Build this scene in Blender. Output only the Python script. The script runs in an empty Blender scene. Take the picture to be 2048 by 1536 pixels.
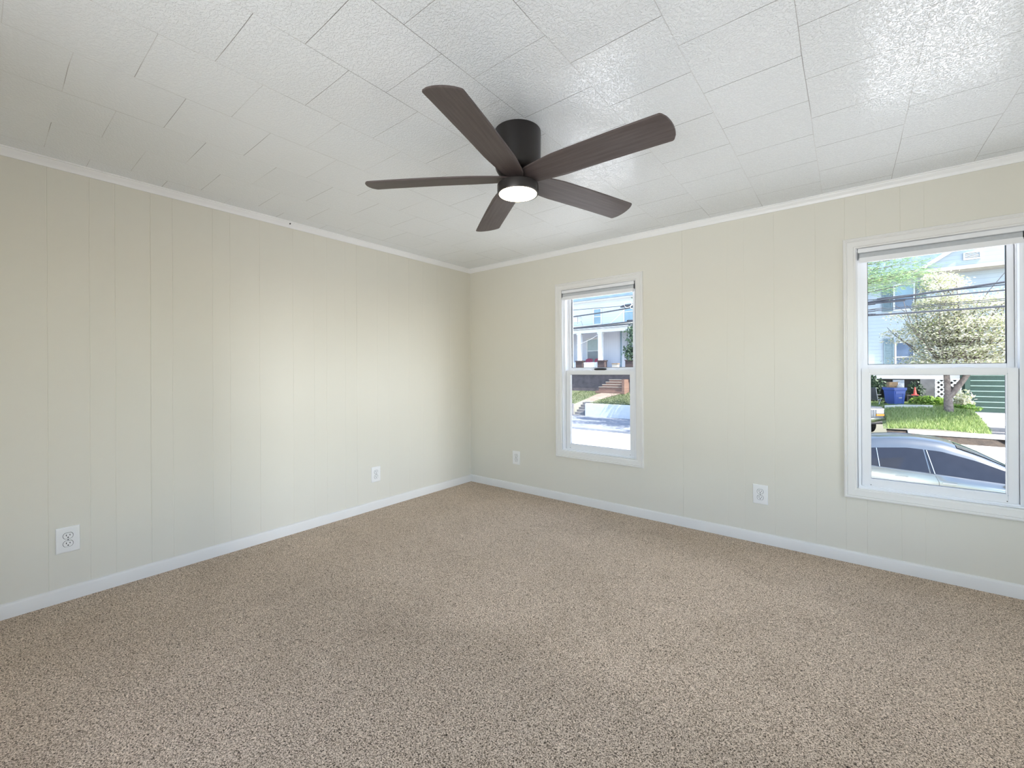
import bpy, bmesh, math, random
from mathutils import Vector, Matrix
from math import sin, cos, pi, radians as R

scene = bpy.context.scene
COL = scene.collection

# ------------------------------------------------------------------ camera, sky, sun, daylight, fill lamps, exposure
YAW, ROLL = 0.668978, -0.0057041
CAM = Vector((3.04682, -3.16607, 1.1240))
fwd = Vector((-sin(YAW), cos(YAW), 0)); rgt = Vector((cos(YAW), sin(YAW), 0)); up = Vector((0, 0, 1))
cr, ur = rgt * cos(ROLL) + up * sin(ROLL), up * cos(ROLL) - rgt * sin(ROLL)
cd = bpy.data.cameras.new('camera'); cam = bpy.data.objects.new('camera', cd); COL.objects.link(cam)
cam.matrix_world = Matrix(((cr.x, ur.x, -fwd.x, CAM.x), (cr.y, ur.y, -fwd.y, CAM.y), (cr.z, ur.z, -fwd.z, CAM.z), (0, 0, 0, 1)))
cd.sensor_fit = 'HORIZONTAL'; cd.sensor_width = 36.0
cd.lens = 36.0 * 850.88 / 2048; cd.shift_y = -25.65 / 2048
cd.clip_start = 0.02; cd.clip_end = 300
scene.camera = cam

scene.view_settings.view_transform = 'Standard'
scene.view_settings.look = 'None'
scene.view_settings.gamma = 1.0
scene.view_settings.use_curve_mapping = False
scene.view_settings.exposure = 0.08
scene.cycles.max_bounces = 10
scene.cycles.diffuse_bounces = 6
scene.cycles.transparent_max_bounces = 12
scene.cycles.sample_clamp_indirect = 6.0
scene.cycles.caustics_reflective = False

world = bpy.data.worlds.new('world'); scene.world = world; world.use_nodes = True
wn = world.node_tree.nodes; wl = world.node_tree.links
sky = wn.new('ShaderNodeTexSky'); sky.sky_type = 'NISHITA'; sky.sun_disc = False
sky.sun_elevation = R(55); sky.sun_rotation = R(98); sky.air_density = 1.0; sky.dust_density = 1.2; sky.ozone_density = 1.0
wn['Background'].inputs['Strength'].default_value = 0.85
wl.new(sky.outputs['Color'], wn['Background'].inputs['Color'])

def sun_light(name, travel, strength, color, angle):
    d = bpy.data.lights.new(name, 'SUN'); d.energy = strength; d.color = color; d.angle = R(angle)
    o = bpy.data.objects.new(name, d); COL.objects.link(o)
    o.rotation_euler = Vector(travel).to_track_quat('-Z', 'Y').to_euler(); o.location = (12, -2, 12)
sun_light('sun', (-0.576, 0.140, -0.805), 17.0, (1.0, 0.95, 0.87), 0.6)

def area_light(name, loc, aim, sx, sy, watts, color, portal=False):
    d = bpy.data.lights.new(name, 'AREA'); d.shape = 'RECTANGLE'; d.size = sx; d.size_y = sy
    d.energy = watts; d.color = color
    if portal: d.cycles.is_portal = True
    o = bpy.data.objects.new(name, d); COL.objects.link(o); o.location = loc
    o.rotation_euler = Vector(aim).to_track_quat('-Z', 'Y').to_euler()
XR, YB, H = 4.20, -3.90, 2.17        # right wall, wall behind the viewer, ceiling
# lamps added for an unseen right-wall window, and fill added behind the viewer
# (the upward lamps are added fill that brightens the ceiling)
# (lamps at the openings, and lamps some metres outside them)
# (lamps at the openings, and lamps some metres outside them)
DAY = (0.90, 0.95, 1.0)
# (lamps at the openings, and lamps some metres outside them)
DAY = (0.93, 0.965, 1.0)
# (lamps at the openings, and lamps some metres outside them)
DAY = (0.93, 0.965, 1.0)
area_light('fill_near', (2.75, YB - 0.17, 1.20), (0, 1, 0), 2.2, 1.4, 4.5, DAY)
area_light('fill_near_outside', (3.6, -8.4, 1.30), (-.12, 1, 0), 4.0, 2.0, 4, DAY)
area_light('fill_near_upward', (3.5, -8.2, -0.60), (-.12, 1, 0.25), 4.5, 2.0, 335, DAY)
area_light('daylight_right', (XR + 0.17, -1.2, 1.05), (-1, 0, 0), 1.1, 1.15, 3, DAY)
area_light('outside_light_right', (8.2, -1.0, 1.78), (-1, 0, 0), 0.42, 0.8, 165, DAY)
area_light('fill_right_upward', (8.0, -1.0, -0.60), (-1, 0, 0.25), 2.0, 1.6, 45, DAY)
# sampling portals at the two windows of the far wall
area_light('portal_small', (1.430, 0.13, 1.13), (0, -1, 0), 0.66, 1.36, 1, (1, 1, 1), True)
area_light('portal_large', (3.406, 0.13, 1.13), (0, -1, 0), 0.66, 1.36, 1, (1, 1, 1), True)

# ------------------------------------------------------------------ materials
def newmat(name):
    m = bpy.data.materials.new(name); m.use_nodes = True
    return m, m.node_tree.nodes, m.node_tree.links, m.node_tree.nodes['Principled BSDF']

def coords(n, l, scale=(1, 1, 1), rot=(0, 0, 0), loc=(0, 0, 0)):
    tc = n.new('ShaderNodeTexCoord'); mp = n.new('ShaderNodeMapping')
    mp.inputs['Scale'].default_value = scale; mp.inputs['Rotation'].default_value = rot; mp.inputs['Location'].default_value = loc
    l.new(tc.outputs['Object'], mp.inputs['Vector']); return mp.outputs['Vector']

def noise(n, l, vec, scale, detail=2, rough=.5, dist=0):
    t = n.new('ShaderNodeTexNoise'); t.inputs['Scale'].default_value = scale; t.inputs['Detail'].default_value = detail
    t.inputs['Roughness'].default_value = rough; t.inputs['Distortion'].default_value = dist
    l.new(vec, t.inputs['Vector']); return t.outputs['Fac']

def ramp(n, l, fac, stops):
    r = n.new('ShaderNodeValToRGB'); e = r.color_ramp.elements
    while len(e) < len(stops): e.new(0.5)
    for i, (p, c) in enumerate(stops):
        e[i].position = p; e[i].color = (*c, 1) if len(c) == 3 else c
    l.new(fac, r.inputs['Fac']); return r.outputs['Color']

def bump(n, l, height, b, strength=.5, dist=.002, normal=None):
    t = n.new('ShaderNodeBump'); t.inputs['Strength'].default_value = strength; t.inputs['Distance'].default_value = dist
    l.new(height, t.inputs['Height'])
    if normal is not None: l.new(normal, t.inputs['Normal'])
    l.new(t.outputs['Normal'], b.inputs['Normal']); return t.outputs['Normal']

def mathn(n, l, op, a, b=None, clamp=False):
    t = n.new('ShaderNodeMath'); t.operation = op; t.use_clamp = clamp
    for i, v in enumerate((a, b)):
        if v is None: continue
        if isinstance(v, (int, float)): t.inputs[i].default_value = v
        else: l.new(v, t.inputs[i])
    return t.outputs[0]

def mixc(n, l, fac, a, b):
    t = n.new('ShaderNodeMix'); t.data_type = 'RGBA'
    for s, v in ((t.inputs[0], fac), (t.inputs[6], a), (t.inputs[7], b)):
        if isinstance(v, (int, float)): s.default_value = v
        elif isinstance(v, tuple): s.default_value = (*v, 1)
        else: l.new(v, s)
    return t.outputs[2]

def plain(name, col, rough=.5, metal=0.0, vary=.06, vscale=8, bscale=0, bdist=.0008, spec=.5):
    """paint, plastic or metal with a little procedural unevenness"""
    m, n, l, b = newmat(name); v = coords(n, l)
    f = noise(n, l, v, vscale, 3)
    lo = tuple(c * (1 - vary) for c in col); hi = tuple(min(1, c * (1 + vary)) for c in col)
    l.new(ramp(n, l, f, ((.3, lo), (.7, hi))), b.inputs['Base Color'])
    b.inputs['Roughness'].default_value = rough; b.inputs['Metallic'].default_value = metal
    b.inputs['Specular IOR Level'].default_value = spec
    if bscale: bump(n, l, noise(n, l, v, bscale, 2), b, .4, bdist)
    return m

def siding(name, col, pitch=.2, rough=.6):
    """horizontal lap boards"""
    m, n, l, b = newmat(name); v = coords(n, l)
    s = n.new('ShaderNodeSeparateXYZ'); l.new(v, s.inputs[0])
    fr = mathn(n, l, 'FRACT', mathn(n, l, 'DIVIDE', s.outputs['Z'], pitch))
    f = noise(n, l, v, 1.3, 3)
    c = ramp(n, l, f, ((.3, tuple(x * .94 for x in col)), (.7, col)))
    lap = mathn(n, l, 'LESS_THAN', fr, .10)
    l.new(mixc(n, l, mathn(n, l, 'MULTIPLY', lap, .35), c, tuple(x * .55 for x in col)), b.inputs['Base Color'])
    b.inputs['Roughness'].default_value = rough
    bump(n, l, fr, b, .5, .02)
    return m

def vgroove(name, col, pitch=.1):
    """vertical beaded panelling"""
    m, n, l, b = newmat(name); v = coords(n, l)
    s = n.new('ShaderNodeSeparateXYZ'); l.new(v, s.inputs[0])
    fr = mathn(n, l, 'FRACT', mathn(n, l, 'DIVIDE', s.outputs['X'], pitch))
    lap = mathn(n, l, 'LESS_THAN', fr, .12)
    l.new(mixc(n, l, mathn(n, l, 'MULTIPLY', lap, .3), col, tuple(x * .6 for x in col)), b.inputs['Base Color'])
    b.inputs['Roughness'].default_value = .6
    return m

def blocks(name, c1, c2, mortar, bw, rh, ms=.012, rot=(R(90), 0, 0)):
    m, n, l, b = newmat(name); v = coords(n, l, rot=rot)
    t = n.new('ShaderNodeTexBrick'); l.new(v, t.inputs['Vector'])
    t.inputs['Color1'].default_value = (*c1, 1); t.inputs['Color2'].default_value = (*c2, 1); t.inputs['Mortar'].default_value = (*mortar, 1)
    t.inputs['Scale'].default_value = 1; t.inputs['Mortar Size'].default_value = ms
    t.inputs['Brick Width'].default_value = bw; t.inputs['Row Height'].default_value = rh
    f = noise(n, l, v, 6, 4)
    l.new(mixc(n, l, mathn(n, l, 'MULTIPLY', f, .5), t.outputs['Color'], tuple(x * .6 for x in c1)), b.inputs['Base Color'])
    b.inputs['Roughness'].default_value = .85
    bump(n, l, t.outputs['Fac'], b, -.4, .01)
    return m

def leafy(name, cols, trans=.35, rough=.6):
    """leaves: every leaf its own tint, light shines through"""
    m, n, l, b = newmat(name)
    g = n.new('ShaderNodeNewGeometry')
    c = ramp(n, l, g.outputs['Random Per Island'], tuple((i / max(1, len(cols) - 1), k) for i, k in enumerate(cols)))
    l.new(c, b.inputs['Base Color']); b.inputs['Roughness'].default_value = rough
    tr = n.new('ShaderNodeBsdfTranslucent'); l.new(c, tr.inputs['Color'])
    mx = n.new('ShaderNodeMixShader'); mx.inputs[0].default_value = trans
    l.new(b.outputs[0], mx.inputs[1]); l.new(tr.outputs[0], mx.inputs[2])
    l.new(mx.outputs[0], n['Material Output'].inputs['Surface'])
    return m

def ground(name, c1, c2, scale, rough=.9, bs=40, bd=.01):
    m, n, l, b = newmat(name); v = coords(n, l)
    f = noise(n, l, v, scale, 6, .6)
    l.new(ramp(n, l, f, ((.35, c1), (.65, c2))), b.inputs['Base Color']); b.inputs['Roughness'].default_value = rough
    bump(n, l, noise(n, l, v, bs, 4), b, .5, bd)
    return m

def make_ceiling_mat():
    m, n, l, b = newmat('stippled_ceiling_tile')
    tc = n.new('ShaderNodeTexCoord'); s = n.new('ShaderNodeSeparateXYZ'); l.new(tc.outputs['Object'], s.inputs[0])
    # the tile edges waver by a millimetre or two
    wob = mathn(n, l, 'MULTIPLY', mathn(n, l, 'SUBTRACT', noise(n, l, tc.outputs['Object'], 1.7, 2), .5), .012)
    u = mathn(n, l, 'ADD', mathn(n, l, 'ADD', s.outputs['Y'], 4.471), wob)
    w = mathn(n, l, 'ADD', mathn(n, l, 'ADD', s.outputs['X'], .1645), wob)
    cb = n.new('ShaderNodeCombineXYZ'); l.new(u, cb.inputs[0]); l.new(w, cb.inputs[1])
    t = n.new('ShaderNodeTexBrick'); l.new(cb.outputs[0], t.inputs['Vector'])
    t.offset = .5; t.offset_frequency = 2
    t.inputs['Scale'].default_value = 1; t.inputs['Mortar Size'].default_value = .0011; t.inputs['Mortar Smooth'].default_value = .15
    t.inputs['Brick Width'].default_value = .302; t.inputs['Row Height'].default_value = .3095
    t.inputs['Color1'].default_value = (.83, .86, .885, 1); t.inputs['Color2'].default_value = (.85, .88, .905, 1)
    t.inputs['Mortar'].default_value = (.78, .79, .80, 1)
    P = tc.outputs['Object']
    fw = mathn(n, l, 'FRACT', mathn(n, l, 'DIVIDE', w, .3095))
    dl = mathn(n, l, 'MULTIPLY', mathn(n, l, 'MINIMUM', fw, mathn(n, l, 'SUBTRACT', 1.0, fw)), .3095)
    longj = mathn(n, l, 'LESS_THAN', dl, .0016)
    cross = mathn(n, l, 'MULTIPLY', t.outputs['Fac'], mathn(n, l, 'SUBTRACT', 1.0, longj))
    open_x = n.new('ShaderNodeMapRange'); open_x.inputs['From Min'].default_value = 1.3; open_x.inputs['From Max'].default_value = 2.7; open_x.inputs['To Max'].default_value = .5; l.new(s.outputs['X'], open_x.inputs['Value'])
    oc = ramp(n, l, noise(n, l, P, 2.6, 2), ((.40, (.06, .06, .06)), (.56, (.95, .95, .95))))     # gaps opened between tiles
    ol = ramp(n, l, noise(n, l, coords(n, l, loc=(3, 7, 0)), 1.6, 2), ((.48, (.02, .02, .02)), (.68, (.75, .75, .75))))
    cf = mathn(n, l, 'ADD', mathn(n, l, 'MULTIPLY', cross, mathn(n, l, 'ADD', mathn(n, l, 'MULTIPLY', oc, .62), open_x.outputs[0], True)), mathn(n, l, 'MULTIPLY', mathn(n, l, 'MULTIPLY', t.outputs['Fac'], longj), ol), True)
    l.new(mixc(n, l, cf, t.outputs['Color'], (.16, .155, .15)), b.inputs['Base Color'])
    # stippled paint: small raised worms
    st = ramp(n, l, noise(n, l, P, 125, 2.5, .55, .5), ((.45, (0, 0, 0)), (.60, (1, 1, 1))))
    bp = n.new('ShaderNodeBump'); bp.inputs['Strength'].default_value = .75; bp.inputs['Distance'].default_value = .0022; 
    coat = n.new('ShaderNodeMapRange'); coat.inputs['From Min'].default_value = 1.0; coat.inputs['From Max'].default_value = 2.5; coat.inputs['To Min'].default_value = .28   # more paint coats fill the stipple on one side
    l.new(s.outputs['X'], coat.inputs['Value']); l.new(mathn(n, l, 'MULTIPLY', st, coat.outputs[0]), bp.inputs['Height'])
    inv = mathn(n, l, 'SUBTRACT', 1.0, mathn(n, l, 'MULTIPLY', t.outputs['Fac'], coat.outputs[0]))
    bump(n, l, inv, b, .8, .004, bp.outputs['Normal'])
    b.inputs['Roughness'].default_value = .21; b.inputs['Specular IOR Level'].default_value = 1.0
    return m

def make_carpet_mat():
    m, n, l, b = newmat('cut_pile_carpet')
    tc = n.new('ShaderNodeTexCoord'); P = tc.outputs['Object']
    warp = n.new('ShaderNodeVectorMath'); warp.operation = 'ADD'
    nz = n.new('ShaderNodeTexNoise'); nz.inputs['Scale'].default_value = 60; nz.inputs['Detail'].default_value = 1; l.new(P, nz.inputs['Vector'])
    sc = n.new('ShaderNodeVectorMath'); sc.operation = 'SCALE'; sc.inputs['Scale'].default_value = .010; l.new(nz.outputs['Color'], sc.inputs[0])
    l.new(P, warp.inputs[0]); l.new(sc.outputs[0], warp.inputs[1])
    tuft = noise(n, l, warp.outputs[0], 250, 3, .62, .5)
    fleck = noise(n, l, P, 420, 2, .5, .3)
    base = ramp(n, l, tuft, ((.37, (.045, .030, .018)), (.45, (.30, .220, .148)), (.525, (.66, .518, .382)), (.64, (.93, .77, .60))))
    c = mixc(n, l, mathn(n, l, 'MULTIPLY', mathn(n, l, 'GREATER_THAN', fleck, .62), .6), base, (.10, .07, .045))
    # footprints and vacuum strokes: pile leaning one way or the other
    big = noise(n, l, P, 2.3, 3, .55, .6)
    tone = ramp(n, l, big, ((.30, (.90, .89, .88)), (.5, (.98, .98, .98)), (.70, (1.04, 1.04, 1.05))))
    mul = n.new('ShaderNodeMix'); mul.data_type = 'RGBA'; mul.blend_type = 'MULTIPLY'; mul.inputs[0].default_value = 1
    l.new(c, mul.inputs[6]); l.new(tone, mul.inputs[7])
    l.new(mul.outputs[2], b.inputs['Base Color'])
    b.inputs['Roughness'].default_value = 1.0; b.inputs['Specular IOR Level'].default_value = .05
    b.inputs['Sheen Weight'].default_value = .15
    bump(n, l, tuft, b, .7, .004)
    return m

def make_wood_mat():
    m, n, l, b = newmat('dark_walnut_blade'); v = coords(n, l, scale=(1.2, 22, 22))
    f = noise(n, l, v, 4.0, 5, .6, .3)
    g = noise(n, l, coords(n, l, scale=(3, 90, 90)), 3.0, 3)
    c = ramp(n, l, f, ((.28, (.058, .042, .039)), (.5, (.082, .062, .058)), (.74, (.112, .087, .082))))
    l.new(mixc(n, l, mathn(n, l, 'MULTIPLY', g, .35), c, (.05, .035, .032)), b.inputs['Base Color'])
    b.inputs['Roughness'].default_value = .5; bump(n, l, g, b, .15, .0005)
    return m

def make_pane_mat(name, tint=(.985, .99, .99), gloss=.05):
    m, n, l, b = newmat(name); n.remove(b)
    tr = n.new('ShaderNodeBsdfTransparent'); tr.inputs['Color'].default_value = (*tint, 1)
    gl = n.new('ShaderNodeBsdfGlossy'); gl.inputs['Roughness'].default_value = .02
    fr = n.new('ShaderNodeFresnel'); fr.inputs['IOR'].default_value = 1.45
    k = mathn(n, l, 'MULTIPLY', fr.outputs[0], .04)
    mx = n.new('ShaderNodeMixShader'); l.new(k, mx.inputs[0])
    l.new(tr.outputs[0], mx.inputs[1]); l.new(gl.outputs[0], mx.inputs[2]); l.new(mx.outputs[0], n['Material Output'].inputs['Surface'])
    return m

def make_glow(name, col, strength):
    m, n, l, b = newmat(name)
    b.inputs['Base Color'].default_value = (.9, .88, .84, 1)
    b.inputs['Emission Color'].default_value = (*col, 1); b.inputs['Emission Strength'].default_value = strength
    return m

M = {}
M['wall'] = plain('cream_wall_paint', (.730, .708, .626), .42, vary=.012, vscale=1.5, bscale=240, bdist=.0003)
M['trim'] = plain('white_trim_paint', (.785, .778, .755), .32, vary=.015, vscale=5)
M['crown'] = plain('white_crown_paint', (.86, .86, .855), .35, vary=.015, vscale=5)
M['vinyl'] = plain('white_window_vinyl', (.82, .83, .85), .35, vary=.01, vscale=5)
M['ceiling'] = make_ceiling_mat()
M['carpet'] = make_carpet_mat()
M['pane'] = make_pane_mat('window_glass')
M['blind_white'] = plain('white_blind_rail', (.82, .83, .85), .4, vary=.01)
M['blind_grey'] = plain('grey_blind_fabric', (.50, .52, .54), .8, vary=.04, vscale=60, bscale=400)
M['plate'] = plain('white_outlet_plastic', (.84, .84, .83), .3, vary=.01)
M['slot'] = plain('dark_slot', (.03, .03, .03), .8)
M['black'] = plain('black_plastic', (.02, .02, .022), .4)
M['bronze'] = plain('dark_bronze_housing', (.030, .026, .025), .38, metal=.3, vary=.1)
M['wood'] = make_wood_mat()
M['glow'] = make_glow('warm_lamp_diffuser', (1.0, .84, .60), 11.0)
M['brass'] = plain('nail_metal', (.05, .05, .05), .5, metal=.8)
M['road'] = ground('road_concrete', (.70, .69, .67), (.80, .79, .77), 1.2, bs=60, bd=.004)
M['walk'] = ground('pale_concrete', (.52, .49, .46), (.64, .61, .57), 2.5, bs=50, bd=.004)
M['asphalt'] = ground('blue_grey_asphalt', (0.108, 0.120, 0.141), (0.158, 0.170, 0.191), 1.6, bs=60, bd=.004)
M['lawn'] = ground('lawn_soil', (0.061, 0.092, 0.031), (0.116, 0.141, 0.061), 3.0, bs=30, bd=.03)
M['lawn_turf'] = ground('shaded_turf_soil', (.05, .065, .03), (.085, .095, .05), 3.0, bs=30, bd=.03)  # darker soil for the left lawn, tree shade put into the colour
M['bank'] = ground('brown_bank', (0.018, 0.012, 0.008), (0.040, 0.028, 0.019), 5.0, bs=25, bd=.04)
M['path'] = ground('bare_earth_path', (0.121, 0.094, 0.077), (0.176, 0.143, 0.116), 4.0)
M['grass'] = leafy('grass_blades', ((0.121, 0.190, 0.052), (0.216, 0.311, 0.095), (0.329, 0.397, 0.146), (0.432, 0.484, 0.224)), .4)
M['turf'] = leafy('shaded_turf', ((.045, .075, .025), (.085, .115, .045), (.13, .15, .07)), .3)  # tree shade put into these darker grass colours
M['sidingA'] = siding('white_lap_siding', (0.462, 0.524, 0.578), .20)
M['sidingB'] = siding('pale_lap_siding', (0.343, 0.395, 0.434), .21)
M['panel'] = vgroove('white_vertical_panelling', (0.462, 0.486, 0.554), .16)
M['white_ext'] = plain('white_exterior_paint', (0.515, 0.529, 0.543), .5, vary=.04)
M['cream_ext'] = plain('cream_soffit_paint', (0.341, 0.319, 0.275), .6, vary=.05)
M['slate'] = plain('blue_slate_roof', (0.066, 0.105, 0.138), .7, vary=.2, vscale=3, bscale=9, bdist=.02)
M['gutter'] = plain('blue_grey_gutter', (0.138, 0.198, 0.248), .5, vary=.12, vscale=2)
M['shutter'] = plain('blue_grey_shutter_paint', (0.121, 0.176, 0.198), .6, vary=.08, vscale=3)
M['darkglass'] = plain('house_window_glass', (0.088, 0.121, 0.176), .08, vary=.25, vscale=1.2)
M['paleglass'] = plain('curtained_window_glass', (0.198, 0.259, 0.286), .12, vary=.12, vscale=1.5)
M['bluegl'] = plain('sky_reflecting_glass', (0.165, 0.259, 0.319), .1, vary=.15, vscale=1.5)
M['stone'] = ground('dark_stone_base', (0.055, 0.047, 0.050), (0.094, 0.080, 0.083), 2.2, bs=8, bd=.03)
M['brick'] = blocks('brown_brick', (0.056, 0.037, 0.037), (0.076, 0.050, 0.046), (0.040, 0.030, 0.030), .22, .075)
M['redbrick'] = blocks('red_brick_step', (0.158, 0.088, 0.066), (0.202, 0.123, 0.093), (0.123, 0.088, 0.075), .22, .08)
M['wallwhite'] = blocks('whitewashed_block', (0.436, 0.475, 0.528), (0.462, 0.496, 0.541), (0.383, 0.422, 0.475), .45, .22, .006)
M['concrete'] = ground('grey_step_concrete', (0.121, 0.121, 0.127), (0.176, 0.176, 0.182), 3.0)
M['red'] = plain('faded_red_paint', (0.315, 0.053, 0.090), .5)
M['tan'] = plain('cardboard', (0.248, 0.165, 0.094), .8, vary=.1)
M['white_plastic'] = plain('white_plastic', (0.440, 0.440, 0.440), .4)
M['cable'] = plain('black_cable_sheath', (0.022, 0.026, 0.034), .6)
M['whitecable'] = plain('white_cable_sheath', (0.637, 0.637, 0.637), .5)
M['dish'] = plain('grey_dish', (0.149, 0.172, 0.198), .4)
M['steel'] = plain('grey_steel', (0.165, 0.171, 0.182), .35, metal=.7)
M['chrome'] = plain('chrome', (0.413, 0.413, 0.424), .15, metal=1.0, vary=.02)
M['carpaint'] = plain('silver_car_paint', (.17, .18, .178), .18, metal=.85, vary=.02)
M['carglass'] = plain('tinted_car_glass', (.012, .014, .020), .05, vary=.1, spec=.3)
M['rubber'] = plain('tyre_rubber', (0.022, 0.022, 0.022), .8)
M['truckpaint'] = plain('grey_truck_paint', (0.138, 0.143, 0.154), .35)
M['lens'] = plain('headlamp_lens', (0.540, 0.555, 0.540), .12)
M['amber'] = plain('amber_lens', (0.637, 0.225, 0.015), .2)
M['bin'] = plain('blue_bin_plastic', (0.030, 0.072, 0.286), .4, vary=.08)
M['cone'] = plain('red_cone_plastic', (0.465, 0.060, 0.045), .5)
M['greenpaint'] = plain('green_board_paint', (.026, .060, .046), .6, vary=.15, vscale=3)
M['greenedge'] = plain('pale_board_edge', (0.231, 0.330, 0.286), .6, vary=.1)
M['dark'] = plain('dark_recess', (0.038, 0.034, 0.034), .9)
M['bark'] = ground('grey_bark', (0.083, 0.066, 0.061), (0.165, 0.138, 0.121), 9.0, bs=25, bd=.03)
M['dogwood'] = leafy('dogwood_leaf_and_bract', ((0.539, 0.513, 0.438), (0.564, 0.545, 0.476), (0.345, 0.376, 0.163), (0.552, 0.532, 0.451), (0.526, 0.513, 0.413), (0.251, 0.301, 0.100), (0.552, 0.526, 0.464)), .4)
M['conifer'] = leafy('soft_needles', ((0.144, 0.242, 0.126), (0.253, 0.360, 0.163), (0.198, 0.306, 0.216), (0.343, 0.414, 0.180)), .35)
M['maple'] = leafy('street_tree_leaves', ((0.028, 0.055, 0.028), (0.050, 0.088, 0.050), (0.077, 0.121, 0.066)), .3)
M['hosta'] = leafy('broad_green_leaves', ((0.072, 0.158, 0.022), (0.158, 0.274, 0.043), (0.259, 0.360, 0.086)), .4)
M['hedge'] = leafy('dark_hedge_leaves', ((0.017, 0.039, 0.022), (0.033, 0.066, 0.033), (0.050, 0.083, 0.044)), .2)

# ------------------------------------------------------------------ mesh building
class MB:
    def __init__(s): s.v = []; s.f = []; s.mi = []
    def add(s, vs, fs, mi=0):
        o = len(s.v); s.v += [tuple(v) for v in vs]; s.f += [tuple(i + o for i in f) for f in fs]; s.mi += [mi] * len(fs); return s
    def box(s, x0, x1, y0, y1, z0, z1, mi=0):
        vs = [(x, y, z) for z in (z0, z1) for y in (y0, y1) for x in (x0, x1)]
        return s.add(vs, [(0, 2, 3, 1), (4, 5, 7, 6), (0, 1, 5, 4), (2, 6, 7, 3), (0, 4, 6, 2), (1, 3, 7, 5)], mi)
    def quad(s, a, b, c, d, mi=0): return s.add([a, b, c, d], [(0, 1, 2, 3)], mi)
    def prism(s, poly, axis, a0, a1, mi=0):
        """polygon (p,q) pushed along an axis from a0 to a1"""
        def P(p, q, a): return {'x': (a, p, q), 'y': (p, a, q), 'z': (p, q, a)}[axis]
        n = len(poly); vs = [P(p, q, a0) for p, q in poly] + [P(p, q, a1) for p, q in poly]
        fs = [(i, (i + 1) % n, n + (i + 1) % n, n + i) for i in range(n)] + [tuple(range(n))[::-1], tuple(range(n, 2 * n))]
        return s.add(vs, fs, mi)
    def tube(s, pts, rad, seg=8, mi=0, cap=True):
        pts = [Vector(p) for p in pts]; rads = rad if isinstance(rad, (list, tuple)) else [rad] * len(pts)
        vs = []; n = len(pts)
        for i, p in enumerate(pts):
            d = (pts[min(i + 1, n - 1)] - pts[max(i - 1, 0)]).normalized()
            a = Vector((0, 0, 1)) if abs(d.z) < .9 else Vector((1, 0, 0))
            e1 = d.cross(a).normalized(); e2 = d.cross(e1)
            vs += [p + (e1 * cos(2 * pi * k / seg) + e2 * sin(2 * pi * k / seg)) * rads[i] for k in range(seg)]
        fs = [(i * seg + k, i * seg + (k + 1) % seg, (i + 1) * seg + (k + 1) % seg, (i + 1) * seg + k) for i in range(n - 1) for k in range(seg)]
        if cap: fs += [tuple(range(seg)), tuple(range((n - 1) * seg, n * seg))[::-1]]
        return s.add(vs, fs, mi)
    def lathe(s, prof, c=(0, 0, 0), seg=48, axis='z', mi=0):
        vs = []
        for r, h in prof:
            for k in range(seg):
                a = 2 * pi * k / seg; p = {'z': (r * cos(a), r * sin(a), h), 'y': (r * cos(a), h, r * sin(a)), 'x': (h, r * cos(a), r * sin(a))}[axis]
                vs.append((c[0] + p[0], c[1] + p[1], c[2] + p[2]))
        fs = [(i * seg + k, i * seg + (k + 1) % seg, (i + 1) * seg + (k + 1) % seg, (i + 1) * seg + k) for i in range(len(prof) - 1) for k in range(seg)]
        return s.add(vs, fs, mi)
    def rings(s, rings, closed=True, caps=False, mi=0):
        n = len(rings[0]); vs = [p for r in rings for p in r]
        fs = [(i * n + k, i * n + (k + 1) % n, (i + 1) * n + (k + 1) % n, (i + 1) * n + k) for i in range(len(rings) - 1) for k in range(n if closed else n - 1)]
        if caps: fs += [tuple(range(n))[::-1], tuple(range((len(rings) - 1) * n, len(rings) * n))]
        return s.add(vs, fs, mi)
    def build(s, name, mats, parent=None, smooth=None, bevel=0, off=None, recalc=True):
        me = bpy.data.meshes.new(name)
        o0 = Vector(off) if off is not None else (parent_loc(parent) if parent else Vector((0, 0, 0)))
        me.from_pydata([(v[0] - o0.x, v[1] - o0.y, v[2] - o0.z) for v in s.v], [], s.f)
        for m in (mats if isinstance(mats, (list, tuple)) else [mats]): me.materials.append(m)
        me.polygons.foreach_set('material_index', s.mi)
        if recalc:
            bm = bmesh.new(); bm.from_mesh(me); bmesh.ops.remove_doubles(bm, verts=bm.verts, dist=1e-6)
            bmesh.ops.recalc_face_normals(bm, faces=bm.faces)
            if bevel: bmesh.ops.bevel(bm, geom=[e for e in bm.edges if len(e.link_faces) == 2 and e.calc_face_angle(0) > .6], offset=bevel, segments=2, affect='EDGES', clamp_overlap=True)
            bm.to_mesh(me); bm.free()
        if smooth:
            me.polygons.foreach_set('use_smooth', [True] * len(me.polygons)); me.set_sharp_from_angle(angle=R(smooth))
        o = bpy.data.objects.new(name, me); COL.objects.link(o)
        if parent: o.parent = parent
        return o

LOCAL = set()          # roots whose parts are modelled in the thing's own coordinates
def parent_loc(p):
    v = Vector((0, 0, 0))
    while p is not None:
        if p.name in LOCAL: return Vector((0, 0, 0))
        v += p.location; p = p.parent
    return v

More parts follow.
